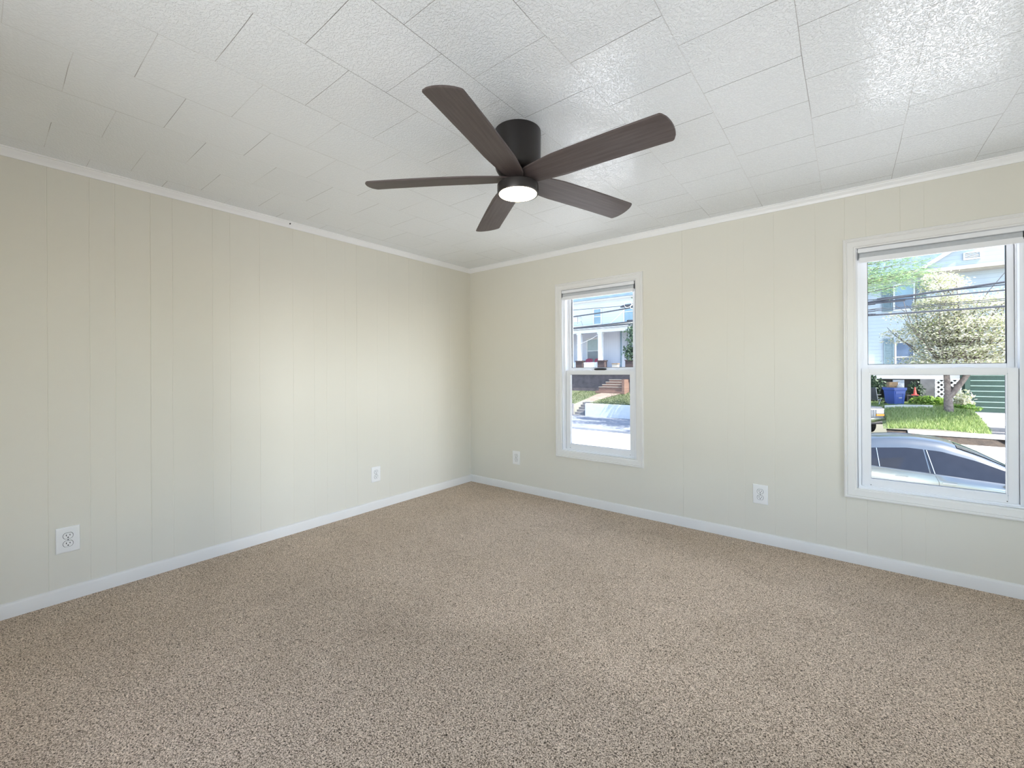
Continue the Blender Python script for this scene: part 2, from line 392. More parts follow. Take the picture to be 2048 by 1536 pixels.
def thing(name, label, cat, loc=(0, 0, 0), rz=0, group=None, local=False):
    o = bpy.data.objects.new(name, None); COL.objects.link(o); o.location = loc; o.rotation_euler = (0, 0, rz)
    o.empty_display_size = .1
    o['label'] = label; o['category'] = cat
    if group: o['group'] = group
    if local: LOCAL.add(o.name)
    return o
def tag(o, label, cat, group=None, kind=None):
    o['label'] = label; o['category'] = cat
    if group: o['group'] = group
    if kind: o['kind'] = kind
    return o
def struct(o): o['kind'] = 'structure'; return o
def structroot(name, loc=(0, 0, 0)):
    o = bpy.data.objects.new(name, None); COL.objects.link(o); o.location = loc; o['kind'] = 'structure'; return o
def part_of(o, label): o['label'] = label; return o
def copy_tree(o, parent=None):
    c = o.copy(); COL.objects.link(c)
    if parent: c.parent = parent
    if o.name in LOCAL: LOCAL.add(c.name)
    for ch in list(o.children): copy_tree(ch, c)
    return c

# ------------------------------------------------------------------ room shell
T = 0.16
struct(MB().box(-T, XR + T, YB - T, T, -.12, 0).build('floor', M['carpet']))
struct(MB().box(-T, XR + T, YB - T, T, H, H + .35).build('ceiling', M['ceiling']))

struct(MB().box(-T - 3, XR + T + .3, YB - T, T + .02, H + .36, 6.2).build('upper_storey', M['trim']))
W1 = dict(cx=1.430, h=.334); W2 = dict(cx=3.406, h=.324)
ZS, ZT = .438, 1.820                       # window opening, bottom and top
def wall(name, to3, u0, u1, grooves, holes):
    """panelled wall: vertical V grooves cut into the face; holes = (ua, ub, za, zb)"""
    pts = {u0: 0.0, u1: 0.0}
    for g, d in grooves:
        pts[g - .0022] = 0; pts[g] = -d; pts[g + .0022] = 0
    for a, b, _, _ in holes: pts.setdefault(a, 0); pts.setdefault(b, 0)
    us = sorted(pts); m = MB()
    def spans(a, b):
        c = (a + b) / 2; cut = [(0, H)]
        for ha, hb, za, zb in holes:
            if ha < c < hb: cut = [(0, za), (zb, H)]
        return cut
    for a, b in zip(us, us[1:]):
        for za, zb in spans(a, b):
            m.quad(to3(a, pts[a], za), to3(b, pts[b], za), to3(b, pts[b], zb), to3(a, pts[a], zb))
    edges = sorted({u0 - T, u1 + T, *[h[0] for h in holes], *[h[1] for h in holes]})
    for a, b in zip(edges, edges[1:]):
        for za, zb in spans(a, b):
            p, q = to3(a, -.006, za), to3(b, -T, zb)
            m.box(min(p[0], q[0]), max(p[0], q[0]), min(p[1], q[1]), max(p[1], q[1]), za, zb)
    return struct(m.build(name, M['wall'], recalc=False))

struct(MB().box(XR + T, XR + T + 2.4, YB - .6, .1, 2.10, 2.24).build('porch_or_shade_roof', M['trim']))  # added unseen slab, keeps the sun out of the right-wall opening
gl = [-2.945, -2.798, -2.701, -2.555, -2.456, -2.26, -2.166, -1.994, -1.779, -1.63, -1.535, -1.387, -1.289, -1.102, -.99, -.78, -.62, -.45, -.28, -3.2, -3.45]
strong = (-2.555, -1.289, -.01)
wall('wall_left', lambda u, d, z: (d, u, z), YB, 0, [(g, .0020 if g in strong else .0011) for g in gl], [])
gf = [(.30, 0.00048), (.912, 0.00060), (1.438, 0.00060), (2.111, 0.00180), (2.402, 0.00048), (2.505, 0.00054), (2.677, 0.00084), (2.891, 0.00090), (3.033, 0.00108), (3.129, 0.00108), (3.274, 0.00120), (3.369, 0.00090), (3.88, 0.00120)]
wall('wall_far', lambda u, d, z: (u, -d, z), 0, XR, gf, [(w['cx'] - w['h'], w['cx'] + w['h'], ZS, ZT) for w in (W1, W2)])
wall('wall_right', lambda u, d, z: (XR - d, u, z), YB, 0, [(-3.2, .002), (-2.9, .002), (-.3, .002)], [(-1.52, -.66, .45, 1.62)])
wall('wall_near', lambda u, d, z: (u, YB + d, z), 0, XR, [(.2, .002), (.9, .002)], [(1.6, 3.9, .45, 1.95)])  # opening added to let the near fill lamps shine in

def run(name, prof, mat, side):
    """moulding along one wall, mitred into the corners; prof = (out from wall, height)"""
    m = MB(); rings = []
    for d, z in prof:
        rings.append({'left': [(d, YB + d, z), (d, -d, z)], 'far': [(d, -d, z), (XR - d, -d, z)],
                      'right': [(XR - d, -d, z), (XR - d, YB + d, z)], 'near': [(XR - d, YB + d, z), (d, YB + d, z)]}[side])
    return struct(m.rings(rings, closed=False).build(name, mat, smooth=35))
base_prof = [(.013, 0), (.013, .058), (.011, .064), (.006, .068), (.0, .0685)]
crown_prof = [(.0, H - .042), (.007, H - .042), (.008, H - .035), (.014, H - .022), (.021, H - .013), (.022, H - .007), (.027, H - .006), (.027, H)]
for i, sd in enumerate(('left', 'far', 'right', 'near')):
    run('baseboard_' + sd, base_prof, M['trim'], sd)
    run('trim_%d' % (i + 1), crown_prof, M['crown'], sd)

# nail left in the crown moulding
tag(MB().lathe([(0, .0045), (.0035, .0043), (.0045, .002), (.0045, -.004)], (.0215, -1.805, 2.153), 10, 'x').build('nail', M['brass']),
    'tiny dark nail head in the crown moulding on the left wall', 'nail')

# ------------------------------------------------------------------ windows of the far wall
def frame_ring(m, cx, hw, z0, z1, inset, y0, y1):
    """rectangular ring of members"""
    ix0, ix1, iz0, iz1 = cx - hw + inset[0], cx + hw - inset[0], z0 + inset[1], z1 - inset[2]
    m.box(cx - hw, ix0, y0, y1, z0, z1); m.box(ix1, cx + hw, y0, y1, z0, z1)
    m.box(ix0, ix1, y0, y1, z0, iz0); m.box(ix0, ix1, y0, y1, iz1, z1)

def build_window(name, w):
    cx, h = w['cx'], w['h']
    r = structroot(name, (cx, 0, ZS))
    # casing: stepped profile, mitred at the corners
    prof = [(0, 0), (0, .015), (.003, .018), (.009, .0185), (.012, .0155), (.015, .0155), (.018, .0175), (.021, .0145), (.038, .0125), (.047, .0115), (.050, .008), (.058, .0075), (.058, -.012)]
    m = MB(); rg = []
    for s, t in prof:
        a = h + .058 - s; z0 = ZS - .058 + s; z1 = ZT + .058 - s
        rg.append([(cx - a, -t, z0), (cx + a, -t, z0), (cx + a, -t, z1), (cx - a, -t, z1)])
    m.rings(rg).build('casing', M['trim'], r, smooth=25)
    m = MB(); frame_ring(m, cx, h, ZS, ZT, (.006, .006, .004), .0, .15)            # jamb lining
    frame_ring(m, cx, h - .006, ZS + .006, ZT - .004, (.016, .008, .012), .022, .13)
    frame_ring(m, cx, h - .010, ZS + .010, ZT - .01, (.020, .010, .012), .064, .07)    # parting stop between the sashes
    m.build('window_frame', M['vinyl'], r, bevel=.0012)
    hs = h - .024
    lo = MB(); frame_ring(lo, cx, hs, ZS + .012, 1.127, (.036, .040, .031), .030, .062)
    ls = lo.build('lower_sash', M['vinyl'], r, bevel=.0025)
    bd = MB(); frame_ring(bd, cx, hs - .036, ZS + .052, 1.096, (.006, .005, .005), .034, .040); bd.build('glazing_bead', M['vinyl'], ls)
    gk = MB(); frame_ring(gk, cx, hs - .0395, ZS + .0555, 1.0925, (.003, .003, .003), .0415, .049); gk.build('gasket', M['black'], ls)
    MB().box(cx - hs + .033, cx + hs - .033, .043, .047, ZS + .05, 1.099).build('pane', M['pane'], ls)
    hu = h - .020
    us = MB(); frame_ring(us, cx, hu, 1.104, ZT - .012, (.034, .046, .040), .072, .104)
    uo = us.build('upper_sash', M['vinyl'], r, bevel=.0025)
    gk = MB(); frame_ring(gk, cx, hu - .0335, 1.1495, ZT - .0515, (.003, .003, .003), .078, .090); gk.build('gasket', M['black'], uo)
    MB().box(cx - hu + .031, cx + hu - .031, .083, .087, 1.147, ZT - .049).build('pane', M['pane'], uo)
    for dx in (-.112, .112):
        k = MB(); sg = 20; rows = []
        for j in range(6):
            a = j / 5 * pi / 2
            rows.append([(cx + dx + .042 * cos(a) * cos(2 * pi * i / sg), .047 + .011 * cos(a) * sin(2 * pi * i / sg), 1.126 + .013 * sin(a)) for i in range(sg)])
        k.rings(rows).build('sash_lock', M['vinyl'], ls, smooth=60)
    for dx in (-1, 1):
        k = MB().box(cx + dx * (hs - .05) - .018, cx + dx * (hs - .05) + .018, .036, .056, 1.126, 1.1295); k.build('tilt_latch', M['vinyl'], ls, bevel=.001)
    for dx in (-1, 1):
        MB().lathe([(0, .0), (.0022, .0), (.0022, .003)], (cx + dx * (hs - .04), .0285, ZS + .022), 10, 'y').build('screw', M['slot'], ls)
    return r
build_window('window_1', W1); build_window('window_2', W2)

def build_blind(w, label):
    cx, h = w['cx'], w['h'] - .010
    r = thing('roller_blind', label, 'blind', (cx, .012, 1.735), group='roller blinds rolled up at the window heads')
    MB().box(cx - h, cx + h, -.012, .040, 1.7905, 1.8135).build('headrail', M['blind_white'], r, bevel=.002)
    MB().lathe([(0, -h + .006), (.0165, -h + .006), (.0165, h - .006), (0, h - .006)], (cx, .008, 1.776), 32, 'x').build('fabric_roll', M['blind_grey'], r, smooth=40)
    MB().box(cx - h + .006, cx + h - .006, -.0085, -.0060, 1.752, 1.777).build('fabric', M['blind_grey'], r)
    MB().box(cx - h + .005, cx + h - .005, -.014, .002, 1.733, 1.762).build('bottom_bar', M['blind_white'], r, bevel=.003)
    for s in (-1, 1):
        MB().box(cx + s * h - .003, cx + s * h + .003, -.008, .032, 1.757, 1.796).build('bracket', M['steel'], r)
build_blind(W1, 'rolled-up grey roller blind in the smaller-looking window nearer the corner')
build_blind(W2, 'rolled-up grey roller blind in the window cut by the right edge')

# small black object on the meeting rail of window_1
m = MB(); sg = 28; rows = []
for j in range(9):
    a = -pi / 2 + pi * j / 8
    rows.append([(1.437 + .058 * cos(a) ** .7 * cos(2 * pi * i / sg), .047 + .0125 * cos(a) ** .7 * sin(2 * pi * i / sg), 1.1365 + .0105 * sin(a)) for i in range(sg)])
tag(m.rings(rows).build('oval_case', M['black'], smooth=50), 'small black oval object lying on the sash rail between the two white locks', 'case')

# ------------------------------------------------------------------ electrical outlets
def build_outlet():
    r = thing('electrical_outlet', 'x', 'outlet', local=True, group='duplex outlets low on the walls')
    w, hh, t = .0425, .0625, .0065
    rg = [[(-w, 0, -hh), (w, 0, -hh), (w, 0, hh), (-w, 0, hh)]]
    for i, y in ((.0, .003), (.001, .0048), (.003, .006), (.006, t)):
        rg.append([(-w + i, -y, -hh + i), (w - i, -y, -hh + i), (w - i, -y, hh - i), (-w + i, -y, hh - i)])
    MB().rings(rg, caps=True).build('cover_plate', M['plate'], r, smooth=40)
    for zc in (.0195, -.0195):
        pts = []
        for k in range(36):
            a = 2 * pi * k / 36; x = .0172 * cos(a); z = .0172 * sin(a); pts.append((x, max(-.0142, min(.0142, z))))
        groove = MB().prism([(p * 1.09, q * 1.09 + zc) for p, q in pts], 'y', -t + .001, -t - .0003).build('receptacle_rim', M['slot'], r)
        rec = MB().prism([(p, q + zc) for p, q in pts], 'y', -t + .001, -t - .0022).build('receptacle', M['plate'], r, bevel=.0006)
        for dx, sh in ((-.0063, .0042), (.0063, .0035)):
            MB().box(dx - .0013, dx + .0013, -t - .0026, -t - .0015, zc + .0035 - sh, zc + .0035 + sh).build('slot', M['slot'], rec)
        gp = [(.0028 * cos(a), .0028 * sin(a) - .0075 + zc) for a in [pi * 2 * k / 14 for k in range(14)]]
        MB().prism(gp, 'y', -t - .0015, -t - .0026).build('ground_hole', M['slot'], rec)
    MB().lathe([(0, -t - .0012), (.0024, -t - .001), (.003, -t + .0005)], (0, 0, 0), 14, 'y').build('screw', M['steel'], r)
    return r
o0 = build_outlet()
for i, (loc, rz, lab) in enumerate((((0, -2.879, .301), R(90), 'white outlet on the left wall nearest the viewer, at the photo\'s left edge'),
                                    ((0, -1.123, .285), R(90), 'white outlet on the left wall, the one farther along towards the corner'),
                                    ((.591, 0, .309), 0, 'white outlet on the far wall between the corner and the first window'),
                                    ((2.595, 0, .315), 0, 'white outlet on the far wall between the two windows'))):
    o = o0 if i == 0 else copy_tree(o0)
    o.location = loc; o.rotation_euler = (0, 0, rz); o['label'] = lab

# ------------------------------------------------------------------ ceiling fan
FX, FY = 1.914, -1.684
fan = thing('ceiling_fan', 'dark five-bladed flush ceiling fan with a lit round lamp', 'ceiling fan', (FX, FY, H))
MB().lathe([(0, H), (.101, H), (.102, H - .006), (.1005, H - .140), (.097, H - .160), (.088, H - .175), (.072, H - .182), (0, H - .182)], (FX, FY, 0), 64).build('motor_housing', M['bronze'], fan, smooth=40)
MB().lathe([(0, 1.990), (.060, 1.990), (.060, 1.984), (.040, 1.982), (.036, 1.934), (0, 1.934)], (FX, FY, 0), 56).build('hub', M['bronze'], fan, smooth=40)
MB().lathe([(.0, 1.941), (.086, 1.941), (.0905, 1.937), (.0905, 1.902), (.0885, 1.8985), (.083, 1.8985), (.083, 1.91), (0, 1.91)], (FX, FY, 0), 64).build('light_ring', M['bronze'], fan, smooth=40)
MB().lathe([(.0825, 1.906), (.0825, 1.8985), (.075, 1.8962), (.05, 1.894), (.02, 1.893), (0, 1.893)], (FX, FY, 0), 56).build('lamp_diffuser', M['glow'], fan, smooth=60)
ZBL = 1.966
def blade_mesh():
    """plan: x = along the blade, y = across; thin board with a rounded, skewed tip"""
    n = 26; top = []; r0, r1 = .022, .652
    left = []; right = []
    for i in range(n + 1):
        t = i / n; x = r0 + (r1 - r0) * t
        wdt = .036 + (.069 - .036) * min(1, (t / .30)) ** .55 if t < .30 else .069 + .004 * (t - .3)
        if t < .06: wdt *= .72 + .28 * t / .06
        left.append((x, wdt)); right.append((x, -wdt))
    tip = []
    for k in range(1, 12):
        a = k / 12; y = .072 - .144 * a
        xx = r1 + .020 * (1 - (2 * a - 1) ** 2) ** .8
        tip.append((xx, y))
    # round the two tip corners
    out = left[:-1] + [(r1 - .004, .0715), (r1 + .002, .067)] + tip[1:-1] + [(r1 + .002, -.067), (r1 - .004, -.0715)] + right[:-1][::-1]
    m = MB(); N = len(out); pitch = R(-12)
    def put(x, y, t):
        droop = -.010 * max(0, (x - .15)) ** 2 / .25
        z = t + droop - .0
        # pitch about the blade's own axis
        return (x, y * cos(pitch) - z * sin(pitch), y * sin(pitch) + z * cos(pitch))
    rg = [[put(x * .998 if x > .6 else x, y * .985, .0035) for x, y in out], [put(x, y, .002) for x, y in out], [put(x, y, -.002) for x, y in out], [put(x * .998 if x > .6 else x, y * .985, -.0035) for x, y in out]]
    m.rings(rg)
    o = len(m.v) - 4 * N
    m.f.append(tuple(range(o, o + N))); m.f.append(tuple(range(o + 3 * N, o + 4 * N))[::-1]); m.mi += [0, 0]
    return m
bl = None
for k in range(5):
    if bl is None:
        bl = blade_mesh().build('blade', M['wood'], fan, off=(0, 0, 0)); o = bl
    else:
        o = bl.copy(); COL.objects.link(o); o.parent = fan
    o.location = (0, 0, ZBL - H); o.rotation_euler = (0, 0, R(-.5 + 72 * k))

# ================================================================== the street outside
ZR = -1.77
struct(MB().box(-45, 45, 1.2, 20.35, ZR - .2, ZR).build('road', M['road']))
struct(MB().box(-45, 45, .2, 1.2, ZR - .2, ZR + .12).build('sidewalk', M['walk']))

m = MB(); m.box(-45, 1.0, 15.5, 20.32, ZR, ZR + .09); m.box(-45, 1.0, 15.32, 15.5, ZR, ZR + .10)
struct(m.build('far_sidewalk', M['asphalt']))
# ---- left yard
def sheet(name, mat, rows, kind=True):
    m = MB(); m.rings([[tuple(p) for p in r] for r in rows], closed=False); return m.build(name, mat, smooth=60)
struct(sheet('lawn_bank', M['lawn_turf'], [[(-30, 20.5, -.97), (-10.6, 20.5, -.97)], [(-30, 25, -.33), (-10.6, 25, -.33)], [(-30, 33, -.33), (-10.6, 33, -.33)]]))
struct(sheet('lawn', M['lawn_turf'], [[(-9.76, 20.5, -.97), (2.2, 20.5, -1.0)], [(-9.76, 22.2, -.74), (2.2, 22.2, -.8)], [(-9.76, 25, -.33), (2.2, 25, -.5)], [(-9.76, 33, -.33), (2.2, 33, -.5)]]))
struct(sheet('path', M['path'], [[(-10.6, 21.7, -.83), (-9.76, 21.7, -.83)], [(-10.6, 23.1, -.56), (-9.3, 23.1, -.58)], [(-10.4, 25, -.30), (-8.7, 25, -.30)]]))
# mown blades on the left lawn
random.seed(5)
def blades(m, x0, x1, y0, y1, zf, n, hmin, hmax, wd, keep=lambda x, y: True):
    k = 0
    while k < n:
        x = random.uniform(x0, x1); y = random.uniform(y0, y1)
        if not keep(x, y): continue
        k += 1; z = zf(x, y) - .01; h = random.uniform(hmin, hmax); a = random.uniform(0, 2 * pi); w = wd * random.uniform(.6, 1.3)
        lx, ly = random.uniform(-.5, .5) * h, random.uniform(-.5, .5) * h
        m.add([(x - w * cos(a), y - w * sin(a), z), (x + w * cos(a), y + w * sin(a), z), (x + lx, y + ly, z + h)], [(0, 1, 2)])
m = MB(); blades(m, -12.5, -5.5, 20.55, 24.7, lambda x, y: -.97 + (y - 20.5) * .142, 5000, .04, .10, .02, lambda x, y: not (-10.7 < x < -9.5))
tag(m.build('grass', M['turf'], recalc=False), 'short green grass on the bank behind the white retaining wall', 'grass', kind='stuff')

tag(MB().box(-9.76, 2.0, 20.3, 20.55, ZR, -.90).build('retaining_wall', M['wallwhite'], bevel=.015), 'whitewashed low retaining wall along the sidewalk across the street', 'wall')
t = thing('concrete_steps', 'grey concrete steps beside the white retaining wall', 'steps', (-10.2, 20.4, ZR))
m = MB()
for k in range(6): m.box(-10.62, -9.765, 20.3 + .25 * k, 22.0, ZR + .14 * k, ZR + .14 * (k + 1))
m.build('flight', M['concrete'], t, bevel=.01)
MB().box(-14.5, -10.63, 20.3, 20.5, ZR, -.95).build('side_wall', M['concrete'], t, bevel=.01)

# ---- white house with the porch
hA = thing('house', 'white sided house with a columned front porch across the street', 'house', (-12, 27.6, -.33))
MB().box(-20, -10.55, 27.6, 36, 1.0, 4.45).build('lower_wall', M['panel'], hA)
MB().box(-20, -4.0, 27.6, 36, 4.45, 6.85).build('upper_wall', M['sidingA'], hA)
MB().box(-10.5, -4.0, 28.6, 36, -.4, 4.45).build('recessed_wall', M['sidingA'], hA)
MB().prism([(27.0, 6.80), (36.5, 6.80), (31.5, 9.6)], 'x', -20.5, -3.5).build('roof', M['slate'], hA)
MB().box(-20.4, -3.6, 26.95, 27.08, 6.70, 6.84).build('gutter', M['gutter'], hA)
MB().box(-20.4, -3.6, 27.08, 27.6, 6.62, 6.70).build('soffit', M['white_ext'], hA)
MB().box(-10.62, -10.53, 27.48, 27.58, .9, 4.3).build('downspout', M['gutter'], hA)
def house_window(par, x0, x1, y, z0, z1, top, bot, fw=.10, meet=.5):
    m = MB(); frame_ring(m, (x0 + x1) / 2, (x1 - x0) / 2 + fw, z0 - fw, z1 + fw, (fw, fw, fw), y - .06, y + .02)
    f = m.build('window', M['white_ext'], par)
    zm = z0 + (z1 - z0) * meet
    MB().box(x0, x1, y - .03, y + .01, zm, z1).build('pane', top, f)
    MB().box(x0, x1, y - .02, y + .02, z0, zm).build('pane', bot, f)
    MB().box(x0, x1, y - .05, y, zm - .03, zm + .03).build('meeting_rail', M['white_ext'], f)
    return f
house_window(hA, -12.86, -12.29, 27.6, 4.85, 6.0, M['bluegl'], M['bluegl'])
house_window(hA, -10.30, -9.60, 27.6, 4.85, 6.05, M['bluegl'], M['bluegl'], meet=.62)
house_window(hA, -13.45, -12.45, 27.6, 1.72, 3.62, M['paleglass'], M['darkglass'], .12, .52)
house_window(hA, -9.95, -9.72, 28.6, 2.85, 3.45, M['darkglass'], M['darkglass'], .07)
MB().box(-20, -8.4, 24.8, 28.6, -.6, 1.0).build('porch_base', M['stone'], hA)
MB().box(-20.1, -8.3, 24.6, 28.6, 1.0, 1.10).build('porch_floor', M['white_ext'], hA)
MB().box(-20.1, -8.3, 24.62, 24.95, 3.88, 4.12).build('porch_beam', M['white_ext'], hA)
MB().box(-20.2, -8.2, 24.45, 24.95, 4.12, 4.34).build('porch_cornice', M['white_ext'], hA, bevel=.03)
MB().prism([(24.4, 4.34), (24.4, 4.40), (27.7, 4.74), (27.7, 4.34)], 'x', -20.3, -8.1).build('porch_or_shade_roof', M['cream_ext'], hA)
for cx in (-15.4, -12.62, -10.93):
    m = MB(); m.box(cx - .15, cx + .15, 24.68, 24.98, 1.86, 3.9); m.box(cx - .19, cx + .19, 24.64, 25.02, 3.76, 3.88); m.build('porch_column', M['white_ext'], hA, bevel=.012)
for cx in (-15.4, -12.60, -10.82, -8.72):
    m = MB(); m.box(cx - .27, cx + .27, 24.62, 25.05, 1.1, 1.80); m.box(cx - .31, cx + .31, 24.58, 25.09, 1.80, 1.87); m.build('brick_pier', M['brick'], hA)
for xa, xb in ((-15.1, -12.9), (-12.3, -11.12)):
    m = MB(); m.box(xa, xb, 24.78, 24.86, 1.66, 1.74); m.box(xa, xb, 24.80, 24.84, 1.12, 1.66)
    n_ = int((xb - xa) / .11)
    for i in range(n_): m.box(xa + .11 * i + .03, xa + .11 * i + .06, 24.77, 24.80, 1.14, 1.66)
    m.build('railing', M['white_ext'], hA)

t = thing('brick_steps', 'red brick steps rising to the dark porch base', 'steps', (-9.5, 23.6, -.4))
m = MB()
for k in range(5): m.box(-10.95 + .19 * k, -8.98, 24.0 + .16 * k, 24.8, -.60 + .17 * k, -.30 + .17 * k if k == 0 else -.37 + .17 * (k + 1))
m.build('flight', M['redbrick'], t)
for k in range(1, 5): MB().box(-10.97 + .19 * k, -8.98, 23.97 + .16 * k, 24.15 + .16 * k, -.37 + .17 * (k + 1), -.348 + .17 * (k + 1)).build('tread', M['cream_ext'], t)
MB().box(-8.98, -8.80, 24.0, 24.8, -.6, .52).build('cheek_wall', M['redbrick'], t)

# satellite dish on the porch roof
t = thing('satellite_dish', 'grey satellite dish on the porch roof of the white house', 'dish', (-12.55, 25.1, 4.45))
m = MB(); rows = []; D0 = Vector((-12.95, 25.0, 4.98)); nrm = Vector((.35, -.80, .45)).normalized(); e1 = nrm.cross(Vector((0, 0, 1))).normalized(); e2 = nrm.cross(e1)
for r_ in (0.001, .12, .24, .34, .40):
    rows.append([D0 + nrm * (r_ * r_ * .55) + (e1 * cos(2 * pi * k / 24) + e2 * sin(2 * pi * k / 24) * .8) * r_ for k in range(24)])
rows += [[p - nrm * .02 for p in r] for r in rows[::-1]]
m.rings(rows).build('reflector', M['dish'], t, smooth=60)
MB().tube([D0 - nrm * .02, D0 + Vector((.30, .1, -.15)), (-12.5, 25.15, 4.42)], .022).build('mast', M['steel'], t)
MB().tube([D0 + Vector((.05, 0, -.3)), D0 + nrm * .42 + Vector((.1, 0, -.05))], .016).build('feed_arm', M['steel'], t)

# two red chairs on the porch, one white box
def porch_chair():
    r = thing('adirondack_chair', 'x', 'chair', local=True, group='red chairs on the porch')
    n = 7
    m = MB()
    for i in range(n):
        x = -.27 + .54 * i / (n - 1); h = .98 - .9 * x * x
        m.add([(x - .036, .0, .36), (x + .036, .0, .36), (x + .036, .28, h), (x - .036, .28, h), (x - .036, .03, .36), (x + .036, .03, .36), (x + .036, .31, h), (x - .036, .31, h)],
              [(0, 1, 2, 3), (7, 6, 5, 4), (0, 3, 7, 4), (1, 5, 6, 2), (3, 2, 6, 7), (0, 4, 5, 1)])
    m.build('backrest', M['red'], r)
    MB().add([(-.28, -.5, .40), (.28, -.5, .40), (.28, .05, .34), (-.28, .05, .34), (-.28, -.5, .37), (.28, -.5, .37), (.28, .05, .31), (-.28, .05, .31)],
             [(0, 1, 2, 3), (7, 6, 5, 4), (0, 4, 5, 1), (1, 5, 6, 2), (2, 6, 7, 3), (3, 7, 4, 0)]).build('seat', M['red'], r)
    for s in (-1, 1):
        MB().box(s * .36 - .06, s * .36 + .06, -.5, .25, .56, .585).build('armrest', M['red'], r)
        MB().box(s * .33 - .03, s * .33 + .03, -.48, -.40, 0, .56).build('leg', M['red'], r)
        MB().box(s * .33 - .03, s * .33 + .03, .08, .16, 0, .56).build('leg', M['red'], r)
    return r
c0 = porch_chair(); c0.location = (-12.72, 26.2, 1.10); c0['label'] = 'red slatted porch chair between the column and the porch window, left one'
c1 = copy_tree(c0); c1.location = (-11.98, 26.3, 1.10); c1['label'] = 'red slatted porch chair half hidden behind the right-hand porch column'
b = thing('storage_box', 'small pale box standing on the open porch edge', 'box', (-9.95, 25.2, 1.1))
MB().box(-10.15, -9.74, 25.0, 25.35, 1.1, 1.58).build('body', M['cream_ext'], b, bevel=.01)
MB().box(-10.18, -9.71, 24.97, 25.38, 1.58, 1.64).build('lid', M['tan'], b, bevel=.01)

# ---- right yard: kerb, brown bank, lawn, drive
def zr(x, y):
    if y < 20.75: return -1.40
    if y < 22.8: return -1.40 + (y - 20.75) * .317
    return -.75 + (y - 22.8) * .035
struct(sheet('yard_bank', M['bank'], [[(4.3, 20.2, ZR), (7.35, 20.2, ZR), (8.0, 20.2, ZR)], [(4.3, 20.55, -1.5), (7.35, 20.55, -1.43), (8.0, 20.9, -1.6)], [(4.3, 20.9, -1.42), (7.35, 20.9, -1.40), (8.0, 21.2, -1.6)]]))
tag(MB().box(4.95, 8.3, 20.42, 20.80, -1.52, -1.37).build('curb_stone', M['walk'], bevel=.03), 'pale stone edging in front of the sunny lawn', 'kerb')
rows = []
for y in (20.7, 21.2, 21.8, 22.4, 22.8, 24.0, 26.0, 30.0):
    rows.append([(x, y, zr(x, y) + .10 * sin(max(0, min(1, (x - 4.2) / 3)) * pi) * (1 if y < 23 else .3)) for x in ((4.2 if y < 23.4 else 3.0), 4.35, 4.6, 5.0, 5.8, 6.6, 7.25)])
struct(sheet('yard_lawn', M['lawn'], rows))
struct(sheet('driveway', M['walk'], [[(7.2, 20.3, ZR + .02), (13, 20.3, ZR + .02)], [(7.2, 22.5, -1.35), (13, 22.5, -1.35)], [(6.9, 25.0, -.98), (13, 25, -.98)], [(6.9, 30.0, -.94), (13, 30, -.94)]]))
struct(sheet('carport_pad', M['walk'], [[(-2, 20.3, ZR + .02), (3.9, 20.3, ZR + .02)], [(-2, 22.5, -1.62), (3.7, 22.5, -1.62)], [(-2, 30, -1.5), (3.5, 30, -1.5)]]))
m = MB(); random.seed(8)
def zy(x, y): return zr(x, y) + .10 * sin(max(0, min(1, (x - 4.2) / 3)) * pi) * (1 if y < 23 else .3)
blades(m, 3.7, 7.35, 20.7, 25.5, zy, 24000, .06, .19, .014, lambda x, y: (x > 4.35 or y > 23.6) and not (5.25 < x < 6.0 and 22.9 < y < 23.15) and (x < 7.3 - max(0, (y - 22)) * .12))
tag(m.build('grass', M['grass'], recalc=False), 'tall sunlit grass covering the mound under the flowering tree', 'grass', kind='stuff')
tag(MB().add([(4.35, 22.9, -.70), (5.0, 23.35, -.66), (6.0, 23.35, -.64), (5.5, 22.85, -.66), (4.35, 22.9, -.55), (5.0, 23.35, -.52), (6.0, 23.35, -.50), (5.5, 22.85, -.52)],
             [(0, 1, 2, 3), (7, 6, 5, 4), (0, 4, 5, 1), (1, 5, 6, 2), (2, 6, 7, 3), (3, 7, 4, 0)]).build('stepping_stone', M['walk']), 'pale flat stone lying in the grass left of the tree trunk', 'stone')
t = thing('side_steps', 'low brown steps at the end of the sunny lawn by the drive', 'steps', (7.6, 21.2, ZR))
m = MB()
for k in range(3): m.box(7.36, 8.4, 20.85 + .3 * k, 22.4, ZR, -1.5 + .16 * k)
m.build('flight', M['concrete'], t, bevel=.01)

# ---- pale blue house with shutters
hB = thing('house', 'pale blue sided house with shutters behind the flowering tree', 'house', (7, 29.5, -.9))
MB().box(-3, 14, 29.5, 38, -1.2, 6.4).build('wall', M['sidingB'], hB)
MB().prism([(28.9, 6.30), (38.6, 6.30), (33.5, 9.8)], 'x', -3.5, 14.2).build('roof', M['slate'], hB)
MB().box(5.6, 14.4, 28.75, 28.9, 6.30, 6.50).build('cornice', M['cream_ext'], hB)
MB().box(-3.5, 14.4, 28.88, 29.5, 6.24, 6.32).build('soffit', M['cream_ext'], hB)
MB().box(-3.5, 5.6, 28.78, 28.9, 6.32, 6.44).build('gutter', M['white_ext'], hB)
MB().prism([(6.25, 6.50), (14.6, 6.50), (10.4, 9.35)], 'y', 28.95, 33.5).build('gable', M['sidingB'], hB)
MB().prism([(5.95, 6.50), (6.25, 6.50), (10.4, 9.35), (10.4, 9.6)], 'y', 28.75, 29.0).build('rake_board', M['white_ext'], hB)
m = MB(); frame_ring(m, 8.1, .32, 6.78, 7.16, (.05, .05, .05), 28.88, 28.96)
for k in range(4): m.box(7.82, 8.38, 28.89, 28.95, 6.84 + .07 * k, 6.87 + .07 * k)
m.build('gable_vent', M['white_ext'], hB)
